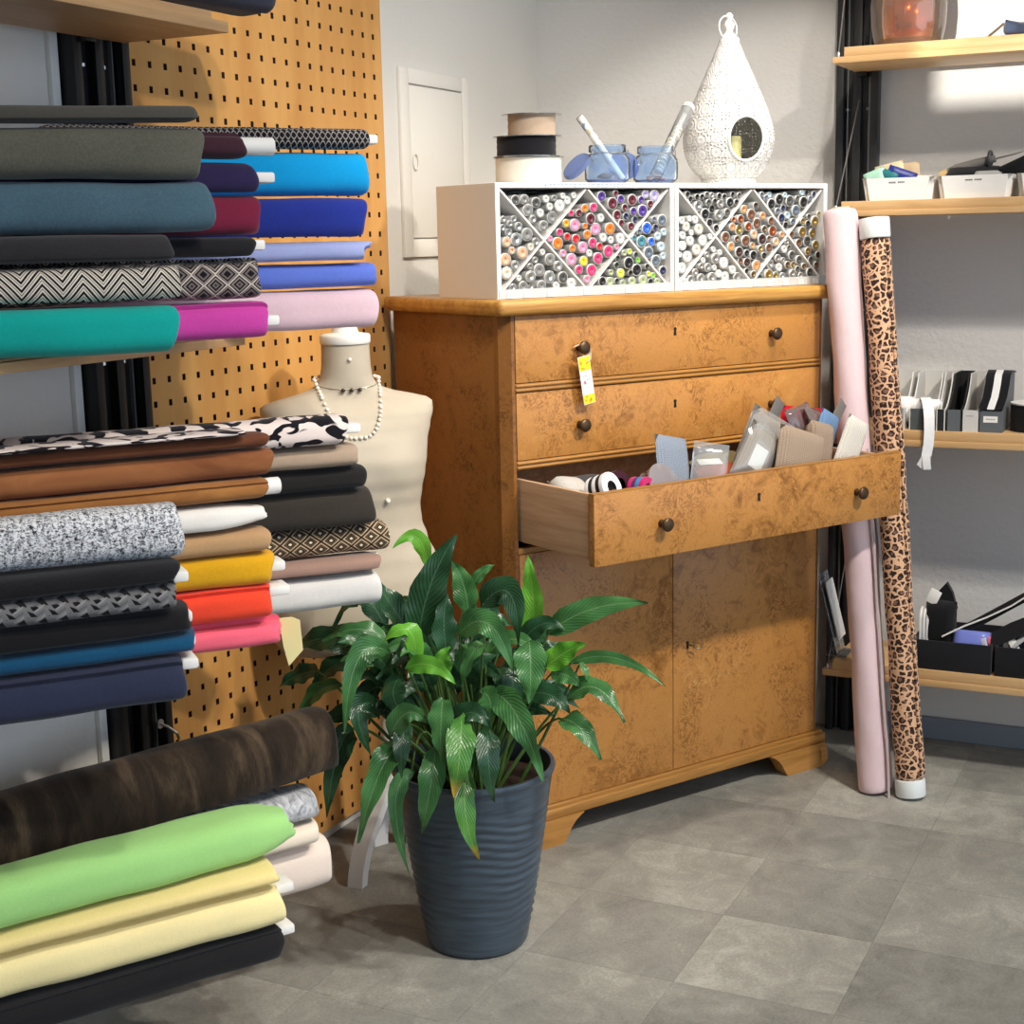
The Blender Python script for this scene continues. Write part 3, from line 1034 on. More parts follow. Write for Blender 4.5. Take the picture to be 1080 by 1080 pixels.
def keyhole(parent, u, y, z):
    bm = bmesh.new()
    pts = [(0.0045 * cos(a), 0.005 + 0.0045 * sin(a)) for a in [radians(-50 + i * 28) for i in range(11)]]
    pts += [(-0.0042, -0.010), (0.0042, -0.010)]
    prism(bm, [(u + p[0], z + p[1]) for p in pts], 'y', y - 0.0012, y + 0.0005)
    return finish('keyhole', bm, plain('#1d140c', 0.6), parent)


for z0, z1, kz, kh in ((1.1220, 1.2735, 1.194, 1.216), (0.9450, 1.0990, 1.014, 1.041)):
    d = cbox('drawer', (-0.1045, -0.0025, z0), (0.8602, 0.016, z1), BURL, 0.002)
    knob(d, 0.073, -0.0025, kz)
    knob(d, 0.685, -0.0025, kz)
    keyhole(d, 0.365, -0.0025, kh)
dr = cbox('drawer', (-0.1045, -0.286, 0.7445), (0.8600, -0.266, 0.9030), BURL, 0.002)
dr['label'] = 'drawer pulled out, full of packets'
cbox('drawer_side', (-0.1000, -0.2655, 0.757), (-0.0880, 0.185, 0.902), DRAWER_WOOD, 0.001, dr)
cbox('drawer_side', (0.7930, -0.2655, 0.757), (0.8040, 0.185, 0.902), DRAWER_WOOD, 0.001, dr)
cbox('drawer_back', (-0.0880, 0.175, 0.757), (0.7930, 0.185, 0.895), DRAWER_WOOD, 0.001, dr)
cbox('drawer_bottom', (-0.0880, -0.2655, 0.757), (0.7930, 0.175, 0.764), DRAWER_WOOD, 0.0005, dr)
cbox('front_top_edge', (-0.1045, -0.2862, 0.9030), (0.8600, -0.2658, 0.9045), RAIL, 0.0005, dr)
knob(dr, 0.082, -0.286, 0.819)
knob(dr, 0.701, -0.286, 0.819)
keyhole(dr, 0.376, -0.286, 0.845)
for u0, u1 in ((-0.1045, 0.3570), (0.3588, 0.8602)):
    d = cbox('door', (u0, -0.0025, 0.1025), (u1, 0.016, 0.7255), BURL, 0.0015)
keyhole(d, 0.405, -0.0025, 0.424)
bm = bmesh.new()
tube(bm, [(0.405, -0.002, 0.425), (0.408, -0.026, 0.424)], 0.0022, 8)
tube(bm, [(0.409 + 0.008 + 0.010 * cos(a), -0.028 - 0.004 * cos(a), 0.424 + 0.007 * sin(a)) for a in [2 * pi * i / 16 for i in range(16)]], 0.0017, 6, closed=True)
finish('key', bm, plain('#8d8369', 0.35, 0.9), d)

# price tag hung on the top left knob
tg = thing('price_tag', 'yellow and white paper tag hanging from the top left drawer knob', 'tag', CL(0.073, -0.030, 1.178), CA)
rt = Matrix.Rotation(radians(-9), 3, 'Y')
bm = bmesh.new()
box(bm, rt @ Vector((-0.008, 0, -0.058)), (0.034, 0.0012, 0.112), 0.0004, 1, rot=rt)
finish('card', bm, plain('#f4f2ec', 0.6), tg)
for zc, hh in ((-0.019, 0.032), (-0.102, 0.021)):
    bm = bmesh.new()
    box(bm, rt @ Vector((-0.008, -0.0008, zc)), (0.032, 0.0008, hh), 0, rot=rt)
    p = finish('yellow_panel', bm, plain('#f4d92e', 0.6), tg, False)
    bm = bmesh.new()
    for q in range(5):
        lathe(bm, [(0.003, 0), (0.003, 0.0006)], 8, (0, 0, 0))
        vs = bm.verts[-16:] if False else list(bm.verts)[-16:]
        bmesh.ops.rotate(bm, verts=vs, cent=(0, 0, 0), matrix=Matrix.Rotation(pi / 2, 3, 'X'))
        bmesh.ops.translate(bm, verts=vs, vec=rt @ Vector((-0.008 + random.uniform(-0.011, 0.011), -0.0013, zc + random.uniform(-hh / 2 + 0.003, hh / 2 - 0.003))))
    finish('flower_dot', bm, plain('#d9a915', 0.6), p, False)
bm = bmesh.new()
for k in range(4):
    box(bm, rt @ Vector((-0.008 + (0.004 if k % 2 else -0.004), -0.0009, -0.048 - k * 0.009)), (0.012 - 0.002 * k, 0.0004, 0.0016), 0, rot=rt)
finish('print_line', bm, plain('#9a8f8a', 0.7), tg, False)
bm = bmesh.new()
box(bm, rt @ Vector((-0.014, -0.001, -0.062)), (0.006, 0.0005, 0.006), 0, rot=rt)
finish('red_mark', bm, plain('#e0708a', 0.7), tg, False)
bm = bmesh.new()
ribbon(bm, [(-0.020, 0.018, 0.018), (-0.006, 0.010, 0.026), (0.010, 0.006, 0.022), (0.014, 0.004, 0.004), (0.010, 0.001, -0.012), (0.002, 0.0, -0.016)], 0.010, 0.0007, (0.3, -0.9, 0.2))
finish('loop', bm, plain('#efd9bb', 0.7), tg, False)

# ------------------------------------------------------------------ what lies in the open drawer


def knit_mat(name, h, scale=170):
    t = NT('knit_' + name)
    v = t.xyz(t.tc('Object'))
    rib = t.m('SINE', t.m('MULTIPLY', v[0], scale * 6.3))
    row = t.m('SINE', t.m('MULTIPLY', v[2], scale * 9.0))
    f = t.m('ADD', t.m('MULTIPLY', rib, 0.35), t.m('MULTIPLY', row, 0.25))
    c = lin(h)
    t.set(t.ramp(t.m('ADD', t.m('MULTIPLY', f, 0.5), 0.5), [(0.1, tuple(x * 0.72 for x in c[:3]) + (1,)), (0.7, c)]), 0.9, 0, 0.15)
    t.bump(f, 0.5, 0.003)
    return t.mat


def packet(name, label, cat, u, v, z, size, rx, ry, rz, mat, group=None, sleeve=False, slip=None, puff=0.35):
    bm = bmesh.new()
    pillow(bm, size, 8, puff)
    o = finish(name, bm, mat, None, True, 70)
    R_ = Matrix.Rotation(CA + radians(rz), 4, 'Z') @ Matrix.Rotation(radians(ry), 4, 'Y') @ Matrix.Rotation(radians(rx), 4, 'X')
    o.matrix_world = Matrix.Translation(CL(u, v, z)) @ R_
    tag(o, label, cat, group)
    if sleeve:
        bm = bmesh.new()
        pillow(bm, (size[0] * 1.14, size[1] * 1.25, size[2] * 1.16), 6, puff)
        finish('clear_sleeve', bm, CLEAR, o, True, 70)
    if slip:
        bm = bmesh.new()
        box(bm, (slip[0], -size[1] * 0.5 - 0.001, slip[1]), (slip[2], 0.0008, slip[3]))
        finish('paper_slip', bm, PAPER, o, False)
    return o


G = 'packets in the open drawer'
packet('cuff_pack', 'grey blue ribbed knit cuff pack standing left of centre in the open drawer', 'packet', 0.215, -0.17, 0.915, (0.125, 0.030, 0.150), -14, 12, 14, knit_mat('greyblue', '#8b95a3'), G)
packet('clear_pouch', 'empty rounded clear plastic pouch leaning on the grey blue pack', 'packet', 0.300, -0.20, 0.910, (0.085, 0.016, 0.12), -18, 10, -30, CLEAR, G)
packet('cuff_pack', 'rust red ribbed knit cuff pack lying low in the open drawer', 'packet', 0.375, -0.17, 0.870, (0.150, 0.034, 0.110), -50, 4, 6, knit_mat('rust', '#a8533a'), G, slip=(-0.03, 0.045, 0.08, 0.018))
packet('cuff_pack', 'pale sand knit pack in a clear sleeve with a white slip', 'packet', 0.462, -0.190, 0.918, (0.095, 0.022, 0.130), -10, 34, -12, knit_mat('sand', '#b9aa98'), G, sleeve=True, slip=(-0.005, -0.005, 0.040, 0.058))
packet('cuff_pack', 'light taupe knit pack wedged behind the big taupe pack', 'packet', 0.525, -0.155, 0.940, (0.13, 0.026, 0.13), -8, 30, -10, knit_mat('taupe_light', '#b3a492'), G, sleeve=True)
packet('cuff_pack', 'big taupe knit pack with two soft folds at the front of the drawer', 'packet', 0.572, -0.220, 0.918, (0.145, 0.040, 0.120), -10, 18, -4, knit_mat('taupe', '#a6927f'), G)
packet('cuff_pack', 'second taupe knit pack beside the blue pack', 'packet', 0.655, -0.200, 0.928, (0.080, 0.046, 0.120), -10, 16, -4, knit_mat('taupe2', '#a08c7a'), G)
packet('cuff_pack', 'red knit pack standing at the back of the open drawer', 'packet', 0.715, -0.085, 0.945, (0.14, 0.045, 0.130), -8, 8, -5, knit_mat('red', '#b3182a'), G)
packet('cuff_pack', 'faded blue knit pack wedged upright next to the off white pack', 'packet', 0.712, -0.165, 0.938, (0.070, 0.026, 0.140), -6, 28, 2, knit_mat('blue', '#6f8db3'), G)
packet('cuff_pack', 'off white knit pack at the right end of the open drawer', 'packet', 0.748, -0.222, 0.928, (0.075, 0.028, 0.130), -4, 28, -4, knit_mat('offwhite', '#ddd8cd'), G)
packet('clear_pouch', 'crumpled clear plastic bag in front of the red pack', 'packet', 0.680, -0.115, 0.985, (0.10, 0.030, 0.07), -20, -8, 10, mat_glass('smoky_plastic', '#b39c9c', 0.08, 0.3), G)
packet('clear_pouch', 'crumpled clear plastic bag near the right back of the drawer', 'packet', 0.715, -0.13, 0.985, (0.10, 0.022, 0.06), -30, 12, 24, mat_glass('smoky_plastic_two', '#a89a98', 0.08, 0.35), G)


def slab(name, label, cat, u, v, z, size, rx, ry, rz, mat, bevel=0.001, group=None):
    bm = bmesh.new()
    box(bm, (0, 0, 0), size, bevel)
    o = finish(name, bm, mat)
    o.matrix_world = Matrix.Translation(CL(u, v, z)) @ (Matrix.Rotation(CA + radians(rz), 4, 'Z') @ Matrix.Rotation(radians(ry), 4, 'Y') @ Matrix.Rotation(radians(rx), 4, 'X'))
    return tag(o, label, cat, group)


slab('grey_card', 'stiff dark grey card sticking up left of the red pack', 'card', 0.575, -0.11, 0.972, (0.040, 0.004, 0.165), 0, 40, 12, plain('#6a6662', 0.7))
slab('grey_card', 'small dark grey card sticking up right of the red pack', 'card', 0.762, -0.150, 0.972, (0.035, 0.004, 0.13), 0, 42, 12, plain('#716b66', 0.7))
slab('flat_tray', 'flat grey plastic card lying at the right front of the drawer', 'card', 0.735, -0.245, 0.892, (0.13, 0.030, 0.004), 0, -3, 0, plain('#8d8780', 0.5))


def ribbon_roll(label, u, v, z, r, hgt, mats, rx, ry, rz=0):
    r0 = thing('ribbon_roll', label, 'ribbon', (0, 0, 0), 0, 'ribbon rolls in the open drawer')
    r0.matrix_world = Matrix.Translation(CL(u, v, z)) @ (Matrix.Rotation(CA + radians(rz), 4, 'Z') @ Matrix.Rotation(radians(ry), 4, 'Y') @ Matrix.Rotation(radians(rx), 4, 'X'))
    n = len(mats)
    for i, m in enumerate(mats):
        bm = bmesh.new()
        z0, z1 = -hgt / 2 + hgt * i / n, -hgt / 2 + hgt * (i + 1) / n
        lathe(bm, [(r * 0.45, z0), (r, z0), (r + 0.0008, (z0 + z1) / 2), (r, z1), (r * 0.45, z1)], 26, cap0=False, cap1=False)
        finish('band', bm, m, r0, True, 40)
    return r0


RB_W, RB_B = fabric('#e6e6ea', 0.03), fabric('#1a1a1d')
ribbon_roll('white and black striped ribbon roll at the left of the open drawer', -0.012, -0.20, 0.892, 0.036, 0.050, [RB_W, RB_B, RB_W, RB_B, RB_W], 62, 40, 0)
ribbon_roll('dark plum ribbon roll beside the striped ribbon', 0.050, -0.165, 0.892, 0.032, 0.035, [fabric('#4d1c33'), fabric('#3a1426')], 70, 20, 0)
ribbon_roll('pink and blue striped ribbon roll in the open drawer', 0.082, -0.215, 0.888, 0.026, 0.040, [fabric('#c2266a'), fabric('#5a2a5f'), fabric('#3a7fb3'), fabric('#c2266a')], 80, 60, 10)
packet('cloth_scrap', 'crumpled light grey cloth scrap at the left end of the open drawer', 'cloth', -0.028, -0.10, 0.880, (0.10, 0.05, 0.07), -60, 10, 10, fabric('#b9b5b0'), None)
packet('cloth_scrap', 'dark grey folded cloth behind the striped ribbon', 'cloth', 0.035, -0.08, 0.870, (0.14, 0.05, 0.10), -70, 0, 5, fabric('#3f3d40'), None)
packet('cloth_scrap', 'folded olive brown cloth behind the rust pack', 'cloth', 0.470, -0.06, 0.880, (0.16, 0.05, 0.10), -70, 0, 0, fabric('#7c6f4c'), None)
packet('cloth_scrap', 'folded charcoal cloth in the middle of the open drawer', 'cloth', 0.10, -0.06, 0.82, (0.16, 0.06, 0.12), -80, 0, 0, fabric('#4b4849'), None)
# round clear tub
tub = thing('round_tub', 'round clear plastic tub leaning beside the grey blue pack', 'tub', (0, 0, 0), 0)
tub.matrix_world = Matrix.Translation(CL(0.145, -0.205, 0.880)) @ (Matrix.Rotation(CA, 4, 'Z') @ Matrix.Rotation(radians(62), 4, 'X') @ Matrix.Rotation(radians(12), 4, 'Y'))
bm = bmesh.new()
lathe(bm, [(0.047, -0.020), (0.050, -0.018), (0.052, 0.012), (0.054, 0.014), (0.054, 0.020), (0.050, 0.022), (0.0, 0.0225)], 32, cap1=False)
bmesh.ops.remove_doubles(bm, verts=bm.verts, dist=0.00001)
finish('shell', bm, mat_glass('tub_plastic', '#b9b2b6', 0.08, 0.45), tub, True, 50)
bm = bmesh.new()
lathe(bm, [(0.044, -0.017), (0.046, 0.004), (0.02, 0.008)], 24)
finish('filling', bm, plain('#8d7f86', 0.7, 0, 0.3, 0.2), tub)

# ------------------------------------------------------------------ button racks on the chest
CW, CH, CD = 0.519, 0.258, 0.250
TUBE_M = mat_glass('button_tube_plastic', '#f1f3f1', 0.08, 0.55)
LIP = mat_glass('lip_plastic', '#eceeee', 0.2, 0.5, 1.1)
TUBE_RIM = plain('#e9ebe8', 0.25, 0, 0.5)
me_tube = None


def tube_mesh():
    bm = bmesh.new()
    n = 14

    def ring(r, y):
        return [bm.verts.new((r * cos(2 * pi * k / n), y, r * sin(2 * pi * k / n))) for k in range(n)]
    R_ = [ring(1.0, 1.0), ring(1.0, 0.012), ring(0.97, 0.0), ring(0.885, 0.0), ring(0.87, 0.06)]
    for i, (A, B) in enumerate(zip(R_, R_[1:])):
        for k in range(n):
            bm.faces.new((A[k], A[(k + 1) % n], B[(k + 1) % n], B[k])).material_index = 1 if i in (1, 2) else 0
    bm.faces.new(R_[0])
    me = bpy.data.meshes.new('button_tube')
    bmesh.ops.recalc_face_normals(bm, faces=bm.faces[:])
    bm.to_mesh(me)
    bm.free()
    me.polygons.foreach_set('use_smooth', [True] * len(me.polygons))
    me.set_sharp_from_angle(angle=radians(40))
    me.materials.append(TUBE_M)
    me.materials.append(TUBE_RIM)
    return me


def button_mesh(mat):
    bm = bmesh.new()
    n = 14
    pr = [(0.0, 0.012), (0.16, 0.012), (0.20, 0.006), (0.45, 0.007), (0.56, 0.003), (0.70, 0.001), (0.82, 0.004), (0.865, 0.014), (0.865, 0.9)]
    rows = []
    for r, y in pr:
        rows.append([bm.verts.new((r * cos(2 * pi * k / n), y, r * sin(2 * pi * k / n))) for k in range(n)] if r else [bm.verts.new((0, y, 0))])
    for A, B in zip(rows, rows[1:]):
        for k in range(n):
            if len(A) == 1:
                bm.faces.new((A[0], B[k], B[(k + 1) % n]))
            else:
                bm.faces.new((A[k], A[(k + 1) % n], B[(k + 1) % n], B[k]))
    me = bpy.data.meshes.new('button')
    bmesh.ops.recalc_face_normals(bm, faces=bm.faces[:])
    bm.to_mesh(me)
    bm.free()
    me.polygons.foreach_set('use_smooth', [True] * len(me.polygons))
    me.materials.append(mat)
    return me


me_tube = tube_mesh()
BUTTON = {}
BCOL = {'silver': '#b4b4b0', 'grey': '#7f807e', 'dark grey': '#4b4c4a', 'clear': '#d8d9d4', 'white': '#edebe4', 'cream': '#ddd2bd',
        'peach': '#d9a987', 'black': '#1c1c1e', 'pink': '#e88fb0', 'hot pink': '#d83a72', 'red': '#d3232f', 'orange': '#ee7a26',
        'yellow': '#f0cf2b', 'gold': '#e0a42b', 'maroon': '#5e1f2e', 'purple': '#4a2f86', 'lilac': '#a79ccf', 'navy': '#26294c',
        'blue': '#2a5fd0', 'sky blue': '#5aa9dc', 'teal': '#3f7c8c', 'pale blue': '#a9c4d4', 'green': '#3c5a33', 'dark green': '#25352a',
        'lime': '#7fcf3f', 'neon yellow': '#d6e24f', 'sage': '#a9b48c', 'brown': '#6b4632', 'dark brown': '#3a2823', 'tan': '#c58c58',
        'copper': '#b8653f', 'brass': '#b59b5b', 'slate': '#596575', 'bronze': '#8f7458'}


def bmat(c):
    if c not in BUTTON:
        metal = 0.85 if c in ('silver', 'brass', 'copper', 'bronze') else 0.0
        BUTTON[c] = button_mesh(plain(BCOL[c], 0.3, metal, 0.5))
    return BUTTON[c]


X0, X1, XM = -0.2475, 0.2475, 0.124
Z0, Z1, ZM = 0.012, 0.246, 0.129
CELLS = {
    'top left wedge': [(X0, Z1), (-XM, ZM), (0, Z1)], 'left wedge': [(X0, Z0), (-XM, ZM), (X0, Z1)],
    'bottom left wedge': [(X0, Z0), (0, Z0), (-XM, ZM)], 'centre diamond': [(0, Z0), (XM, ZM), (0, Z1), (-XM, ZM)],
    'top right wedge': [(0, Z1), (XM, ZM), (X1, Z1)], 'right wedge': [(X1, Z0), (X1, Z1), (XM, ZM)],
    'bottom right wedge': [(0, Z0), (X1, Z0), (XM, ZM)]}
FILL = {'top left wedge': 0.232, 'left wedge': 0.178, 'bottom left wedge': 0.12, 'centre diamond': 0.205,
        'top right wedge': 0.235, 'right wedge': 0.186, 'bottom right wedge': 0.118}
STOCK = {
    'left': {'top left wedge': ['silver', 'clear', 'silver', 'grey', 'dark grey', 'clear'],
             'left wedge': ['silver', 'cream', 'grey', 'peach', 'clear', 'silver'],
             'bottom left wedge': ['silver', 'grey', 'dark grey', 'clear', 'silver'],
             'centre diamond': ['pink', 'hot pink', 'red', 'orange', 'yellow', 'gold', 'maroon', 'pink', 'red', 'orange', 'pink', 'clear', 'hot pink'],
             'top right wedge': ['maroon', 'purple', 'lilac', 'navy', 'maroon', 'lilac', 'purple'],
             'right wedge': ['blue', 'sky blue', 'teal', 'pale blue', 'slate', 'navy', 'blue'],
             'bottom right wedge': ['green', 'dark green', 'sage', 'lime', 'neon yellow', 'black', 'sage']},
    'right': {'top left wedge': ['black', 'dark grey', 'black', 'black', 'silver'],
              'left wedge': ['white', 'clear', 'white', 'clear', 'cream'],
              'bottom left wedge': ['clear', 'white', 'clear', 'silver'],
              'centre diamond': ['tan', 'brown', 'copper', 'dark brown', 'bronze', 'peach', 'brass', 'brown', 'tan', 'black', 'bronze'],
              'top right wedge': ['slate', 'navy', 'pale blue', 'dark grey', 'black', 'slate'],
              'right wedge': ['dark brown', 'black', 'brown', 'brass', 'dark grey'],
              'bottom right wedge': ['silver', 'bronze', 'brass', 'dark grey', 'silver', 'clear']}}


def inset_ok(poly, x, z, r):
    n = len(poly)
    for i in range(n):
        (ax, az), (bx, bz) = poly[i], poly[(i + 1) % n]
        L = sqrt((bx - ax) ** 2 + (bz - az) ** 2)
        if ((bx - ax) * (z - az) - (bz - az) * (x - ax)) / L < r:
            return False
    return True


n_tubes = 0
for side, u0 in (('left', -0.128), ('right', 0.394)):
    rack = thing('button_rack', 'white box rack of button tubes on the %s half of the chest' % side, 'rack', CL(u0 + CW / 2, 0.03, 1.310), CA, 'white button racks on the chest')
    h = CW / 2
    bm = bmesh.new()
    box2(bm, (-h, 0, 0), (-h + 0.012, CD, CH), 0.0008, 1)
    box2(bm, (h - 0.012, 0, 0), (h, CD, CH), 0.0008, 1)
    box2(bm, (-h + 0.012, 0, 0), (h - 0.012, CD, 0.012), 0.0008, 1)
    box2(bm, (-h + 0.012, 0, CH - 0.012), (h - 0.012, CD, CH), 0.0008, 1)
    finish('case', bm, WHITE_BOARD, rack)
    bm = bmesh.new()
    box2(bm, (-h + 0.012, CD - 0.004, 0.012), (h - 0.012, CD, CH - 0.012))
    finish('back_board', bm, WHITE_BOARD, rack)
    for (ax, az), (bx, bz) in (((X0, Z0), (0, Z1)), ((X0, Z1), (0, Z0)), ((0, Z0), (X1, Z1)), ((0, Z1), (X1, Z0))):
        bm = bmesh.new()
        L = sqrt((bx - ax) ** 2 + (bz - az) ** 2) - 0.010
        an = atan2(bz - az, bx - ax)
        yc = CD / 2 + (0.0 if bz > az else 0.0)
        box(bm, ((ax + bx) / 2, yc, (az + bz) / 2), (L, CD - 0.010, 0.0045), 0.0005, 1, rot=Matrix.Rotation(-an, 3, 'Y'))
        finish('divider', bm, WHITE_BOARD, rack)
    # printed strip along the top edge
    bm = bmesh.new()
    s0, s1 = (-0.13, 0.13) if side == 'left' else (-0.165, 0.10)
    box2(bm, (s0, -0.0008, CH - 0.0095), (s1, 0.0, CH - 0.0015))
    st = finish('printed_strip', bm, plain('#f3f3f4', 0.5), rack, False)
    bm = bmesh.new()
    prism(bm, [(s0 + 0.004, CH - 0.008), (s0 + 0.012, CH - 0.008), (s0 + 0.008, CH - 0.003)], 'y', -0.0012, -0.0006)
    x = s0 + 0.018
    while x < s1 - 0.012:
        w_ = random.uniform(0.006, 0.012)
        box2(bm, (x, -0.0011, CH - 0.0052), (x + w_, -0.0006, CH - 0.0030))
        box2(bm, (x, -0.0011, CH - 0.0085), (x + w_ * 0.8, -0.0006, CH - 0.0066))
        x += w_ + random.uniform(0.002, 0.005)
    finish('print_mark', bm, plain('#8fa0cc', 0.6), st, False)
    # low clear lip with white clips along the front
    bm = bmesh.new()
    box2(bm, (-h + 0.004, -0.0022, -0.003 + 0.004), (h - 0.004, -0.0006, 0.022))
    finish('clear_lip', bm, LIP, rack, False)
    for kx in range(9):
        bm = bmesh.new()
        cx = -h + 0.03 + kx * 0.057 + random.uniform(-0.01, 0.01)
        box2(bm, (cx - 0.010, -0.0036, 0.0012), (cx + 0.010, -0.0022, 0.016), 0.0005, 1)
        finish('lip_clip', bm, mat_glass('clip_plastic', '#f2f2f2', 0.1, 0.75), rack, False)
    rnd = random.Random(5 if side == 'left' else 8)
    for cell, poly in CELLS.items():
        placed = []
        top = FILL[cell]
        zs = [p[1] for p in poly]
        xs = [p[0] for p in poly]
        miss = 0
        while miss < 6 and len(placed) < 60:
            r = 0.0078 if miss % 2 else rnd.choice((0.0095, 0.0095, 0.0105, 0.0115, 0.0125, 0.014, 0.015))
            best = None
            for _ in range(500):
                x, z = rnd.uniform(min(xs), max(xs)), rnd.uniform(min(zs), min(max(zs), top))
                if best is not None and z > best[1]:
                    continue
                if z + r > top + 0.01 or not inset_ok(poly, x, z, r + 0.0024):
                    continue
                if any((x - a) ** 2 + (z - b) ** 2 < (r + c + 0.0003) ** 2 for a, b, c in placed):
                    continue
                best = (x, z, r)
            if best is None:
                miss += 1
                continue
            placed.append(best)
        for (x, z, r) in placed:
            col = rnd.choice(STOCK[side][cell])
            where = 'the %s of the %s rack' % (cell, side)
            lab = 'clear tube of %s buttons in %s' % (col, where)
            o = link('button_tube', me_tube)
            o.scale = (r, 0.2, r)
            o.location = CL(u0 + CW / 2 + x, 0.03 + 0.003 + rnd.uniform(0, 0.007), 1.310 + z)
            o.rotation_euler = (0, 0, CA)
            tag(o, lab, 'tube', '%s button tubes in %s' % (col, where))
            link('button', bmat(col), o)
            n_tubes += 1
print('button tubes', n_tubes)

# ------------------------------------------------------------------ on top of the racks
RZ = 1.310 + CH


def reel(label, u, v, z, r, hgt, mat, flange, loc=None):
    r0 = thing('ribbon_reel', label, 'reel', loc if loc is not None else CL(u, v, z), 0, 'ribbon reels stacked on the left rack' if loc is None else None)
    bm = bmesh.new()
    prof = [(0.018, 0.002), (r, 0.002)]
    k = 6
    for i in range(1, k):
        prof.append((r + (0.0008 if i % 2 else 0), 0.002 + (hgt - 0.004) * i / k))
    prof += [(r, hgt - 0.002), (0.018, hgt - 0.002)]
    lathe(bm, prof, 44, cap0=False, cap1=False)
    finish('ribbon', bm, mat, r0, True, 50)
    for zz in (0.0, hgt - 0.0016):
        bm = bmesh.new()
        lathe(bm, [(0.017, zz), (flange, zz), (flange, zz + 0.0016), (0.017, zz + 0.0016)], 44, cap0=False, cap1=False)
        finish('flange', bm, CLEAR, r0, True, 40)
    bm = bmesh.new()
    lathe(bm, [(0.0172, 0.0), (0.0172, hgt)], 20, cap0=False, cap1=False)
    finish('hub', bm, plain('#cfc9bf', 0.6), r0)
    return r0


reel('wide ivory ribbon reel at the bottom of the reel stack', 0.030, 0.125, RZ, 0.076, 0.060, fabric('#ece5d6', 0.03), 0.082)
reel('black ribbon reel between the ivory and the beige reel', 0.022, 0.120, RZ + 0.0605, 0.068, 0.046, fabric('#17161a'), 0.078)
reel('beige ribbon reel on top of the reel stack', 0.045, 0.130, RZ + 0.107, 0.055, 0.050, fabric('#b29c87', 0.04), 0.070)

JAR = mat_glass('jar_glass', '#e2edfa', 0.04, 0.06, 1.14)
JAR_BASE = mat_glass('jar_base_glass', '#b4c6f0', 0.05, 0.13, 1.14)


def jar(label, u, v, lid):
    r0 = thing('clip_jar', label, 'jar', CL(u, v, RZ), CA, 'blue glass clip jars on the left rack')

    def sq(r, z, a):
        k = 1.0 / ((abs(cos(a)) ** 3.2 + abs(sin(a)) ** 3.2) ** (1 / 3.2))
        f = 1.0 if 0.006 < z < 0.070 else 0.0
        return (r * (k * f + (1 - f)), z)
    bm = bmesh.new()
    lathe(bm, [(0.030, 0.004), (0.044, 0.004), (0.048, 0.012), (0.049, 0.040), (0.048, 0.058), (0.042, 0.068), (0.040, 0.073), (0.045, 0.076), (0.045, 0.090), (0.043, 0.092),
               (0.0405, 0.090), (0.038, 0.074), (0.040, 0.066), (0.045, 0.056), (0.046, 0.014), (0.040, 0.008)], 40, fn=sq, cap0=False)
    finish('glass_body', bm, JAR, r0, True, 60)
    bm = bmesh.new()
    lathe(bm, [(0.032, 0.0), (0.043, 0.0), (0.0455, 0.004), (0.0455, 0.0075), (0.036, 0.0078)], 36, fn=sq)
    finish('thick_base', bm, JAR_BASE, r0, True, 50)
    bm = bmesh.new()
    tube(bm, [(0.0415 * cos(a), 0.0415 * sin(a), 0.0725) for a in [2 * pi * i / 28 for i in range(28)]], 0.0014, 6, closed=True)
    for s in (-1, 1):
        tube(bm, [(s * 0.043, -0.010, 0.073), (s * 0.054, -0.012, 0.082), (s * 0.056, -0.010, 0.064), (s * 0.052, -0.008, 0.050), (s * 0.047, -0.006, 0.054)], 0.0015, 6)
        tube(bm, [(s * 0.043, 0.010, 0.073), (s * 0.053, 0.010, 0.070), (s * 0.060, 0.004, 0.058)], 0.0013, 6)
    finish('wire_clip', bm, STEEL, r0)
    M = Matrix.Translation(lid[0]) @ Matrix.Rotation(radians(lid[1]), 4, 'Z') @ Matrix.Rotation(radians(lid[2]), 4, 'Y')
    bm = bmesh.new()
    lathe(bm, [(0.0, -0.004), (0.028, -0.004), (0.031, -0.001), (0.038, 0.0), (0.039, 0.004), (0.037, 0.008), (0.024, 0.011), (0.0, 0.012)], 36, cap0=False, cap1=False)
    bmesh.ops.remove_doubles(bm, verts=bm.verts, dist=0.00001)
    bmesh.ops.transform(bm, matrix=M, verts=bm.verts)
    finish('lid', bm, JAR_BASE, r0, True, 50)
    return r0


jar('left blue glass clip jar holding a patterned stick, lid hanging open', 0.262, 0.125, ((-0.080, 0.012, 0.040), 0, -50))
jar('right blue glass clip jar holding a clear tube and pink bits', 0.412, 0.125, ((-0.050, 0.062, 0.046), 55, -62))

STICKM = NT('patterned_paper')
_v = STICKM.voronoi(STICKM.tc('Object'), 70, 'F1', 1.0, 'Color')
_s = STICKM.xyz(_v)
STICKM.set(STICKM.ramp(_s[0], [(0.0, lin('#e8e4da')), (0.45, lin('#cfc6ae')), (0.62, lin('#8fa0b8')), (0.85, lin('#5f7394'))], 'CONSTANT'), 0.5, 0, 0.4)
stick = thing('patterned_stick', 'white stick with patterned paper end leaning out of the left jar', 'stick', CL(0, 0, 0), CA)
P0, P1 = Vector((0.292, 0.105, RZ + 0.012)), Vector((0.190, 0.140, RZ + 0.158))
D = (P1 - P0)
bm = bmesh.new()
tube(bm, [P0, P0 + D * 0.62], 0.0085, 14)
finish('shaft', bm, plain('#eeebe2', 0.4), stick)
bm = bmesh.new()
tube(bm, [P0 + D * 0.60, P0 + D * 0.995], 0.0092, 14)
finish('paper_wrap', bm, STICKM.mat, stick)
bm = bmesh.new()
tube(bm, [P0 + D * 0.99, P0 + D], [0.0093, 0.0080], 14)
finish('end_cap', bm, plain('#a89a83', 0.6), stick)
bm = bmesh.new()
pillow(bm, (0.045, 0.012, 0.02), 5)
